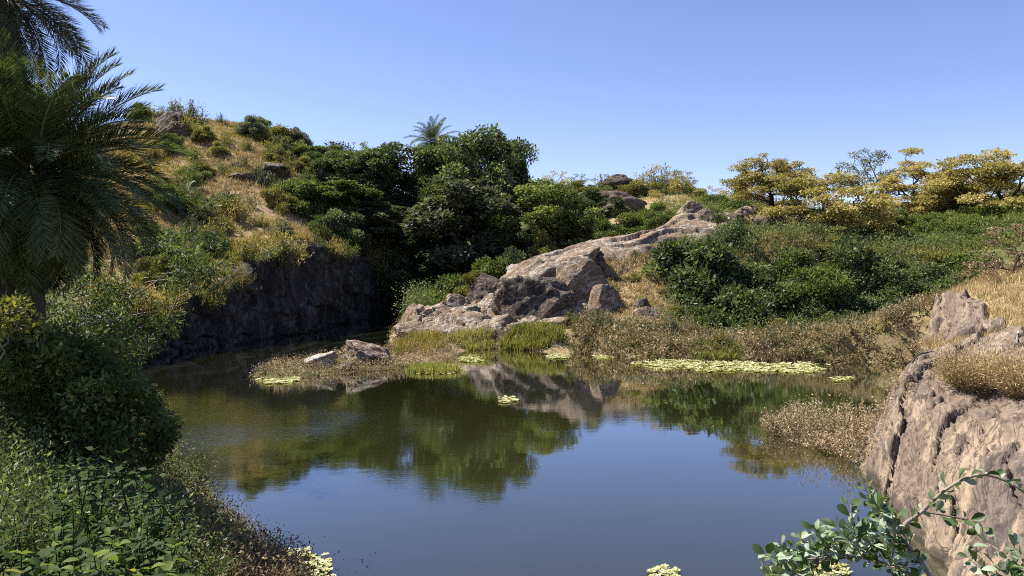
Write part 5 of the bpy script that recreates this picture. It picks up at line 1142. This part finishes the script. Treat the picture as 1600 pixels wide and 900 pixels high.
weeds('bank_undergrowth', x, y, z, rg.uniform(0.25, 0.9, len(x)), 30, G['dark'], 'low green undergrowth covering the near left bank', rg, leaf=(0.035, 0.085), spread=0.16)
x = rg.uniform(-2.9, -1.2, 60); y = rg.uniform(10.3, 12.5, 60); 
weeds('bank_weeds', x, y, height(x, y), rg.uniform(0.4, 0.8, 60), 14, G['dry'], 'dry seed heads at the bottom edge of the picture', rg, leaf=(0.02, 0.05), spread=0.08)

# ------------------------------------------------------------------ waxy leaved branch, bottom right
WF = [ovate('leaf', [G['silver']], 0.22, True, 0.1), ovate('leaf', [G['silver']], 0.4, True, 0.25), ovate('leaf', [G['silver']], 0.1, False, 0.3)]
def waxy(lb, stems, root, seed, leafL=0.043, dens=115):
    rng = np.random.default_rng(seed); r = link('leafy_branch', None, None, root); tb = Tubes(); n = 0
    for pts, r0, r1, leafy in stems:
        pts = catmull([at(*q) for q in pts], 7); tb.add(pts - np.array(root), np.linspace(r0, r1, len(pts)), 6)
        seg = np.linalg.norm(np.diff(pts, axis=0), axis=1); cum = np.concatenate([[0], np.cumsum(seg)])
        k = int(cum[-1] * dens * leafy)
        for j in range(k):
            s = cum[-1] * (0.12 + 0.88 * (j + rng.random() * 0.6) / max(k, 1)); i = min(np.searchsorted(cum, s), len(pts) - 1); i = max(i, 1)
            q = pts[i - 1] + (pts[i] - pts[i - 1]) * ((s - cum[i - 1]) / max(seg[i - 1], 1e-6)); T = unit(pts[i] - pts[i - 1]); az = j * 2.4 + rng.normal(0, .4)
            U = unit(np.cross(T, [0.2, 0.9, 0.3])); W = np.cross(T, U); a = T * rng.uniform(0.3, 0.9) + U * math.cos(az) + W * math.sin(az) + np.array([0, 0, 0.35])
            l = leafL * rng.uniform(0.6, 1.15); q = q + unit(a) * 0.008
            link('leaf', WF[rng.integers(0, 3)], r, tuple(q - np.array(root)), orient(a, unit(rng.normal(size=3) * 0.8 + np.array([-0.3, 0.2, 0.7]))), (l, l, l)); n += 1
    link('branch', tb.mesh('branch', [M['twig']]), r)
    return tag(r, lb, 'branch')
stems = [([(1470, 930, 2.3), (1440, 880, 2.35), (1416, 850, 2.4), (1412, 822, 2.42), (1440, 800, 2.45), (1482, 762, 2.5), (1530, 742, 2.5), (1572, 752, 2.5), (1600, 770, 2.5)], 0.0085, 0.003, 0.5),
         ([(1480, 930, 2.3), (1420, 896, 2.4), (1350, 872, 2.5), (1280, 872, 2.55), (1205, 885, 2.6)], 0.007, 0.002, 0.75),
         ([(1445, 800, 2.45), (1490, 808, 2.45), (1530, 818, 2.45), (1535, 832, 2.45)], 0.003, 0.0015, 0.55)]
for (x0, y0), (x1, y1) in [((1350, 872), (1328, 782)), ((1350, 872), (1300, 815)), ((1320, 872), (1250, 842)), ((1300, 872), (1215, 850)), ((1340, 876), (1378, 800)), ((1390, 884), (1400, 812)), ((1412, 822), (1352, 762)), ((1370, 880), (1350, 825)),
                           ((1290, 874), (1240, 895)), ((1280, 872), (1196, 868)), ((1400, 888), (1375, 845)), ((1330, 872), (1272, 828)), ((1360, 874), (1330, 840)), ((1380, 884), (1440, 880)), ((1260, 876), (1205, 900)), ((1325, 872), (1290, 850)), ((1416, 850), (1370, 790))]:
    stems.append(([(x0, y0, 2.45), ((x0 + x1) / 2 + random.uniform(-10, 10), (y0 + y1) / 2 + 4, 2.45 + random.uniform(-.12, .12)), (x1, y1, 2.45 + random.uniform(-.2, .2))], 0.003, 0.001, 1.0))
root = at(1475, 935, 2.3)
waxy('arching branch with waxy grey green leaves at the bottom right', stems, tuple(root), 51)
stems = [([(1640, 930, 2.1), (1590, 890, 2.2), (1560, 860, 2.25), (1530, 842, 2.3)], 0.005, 0.0015, 0.8), ([(1640, 930, 2.1), (1600, 880, 2.15), (1575, 842, 2.2)], 0.004, 0.0015, 0.8), ([(1560, 930, 2.2), (1540, 895, 2.25), (1510, 868, 2.3)], 0.004, 0.0015, 0.9), ([(1600, 930, 2.1), (1575, 900, 2.2), (1555, 885, 2.2)], 0.004, 0.0015, 0.9)]
waxy('sprigs of waxy leaves in the extreme bottom right corner', stems, tuple(at(1630, 940, 2.1)), 52)
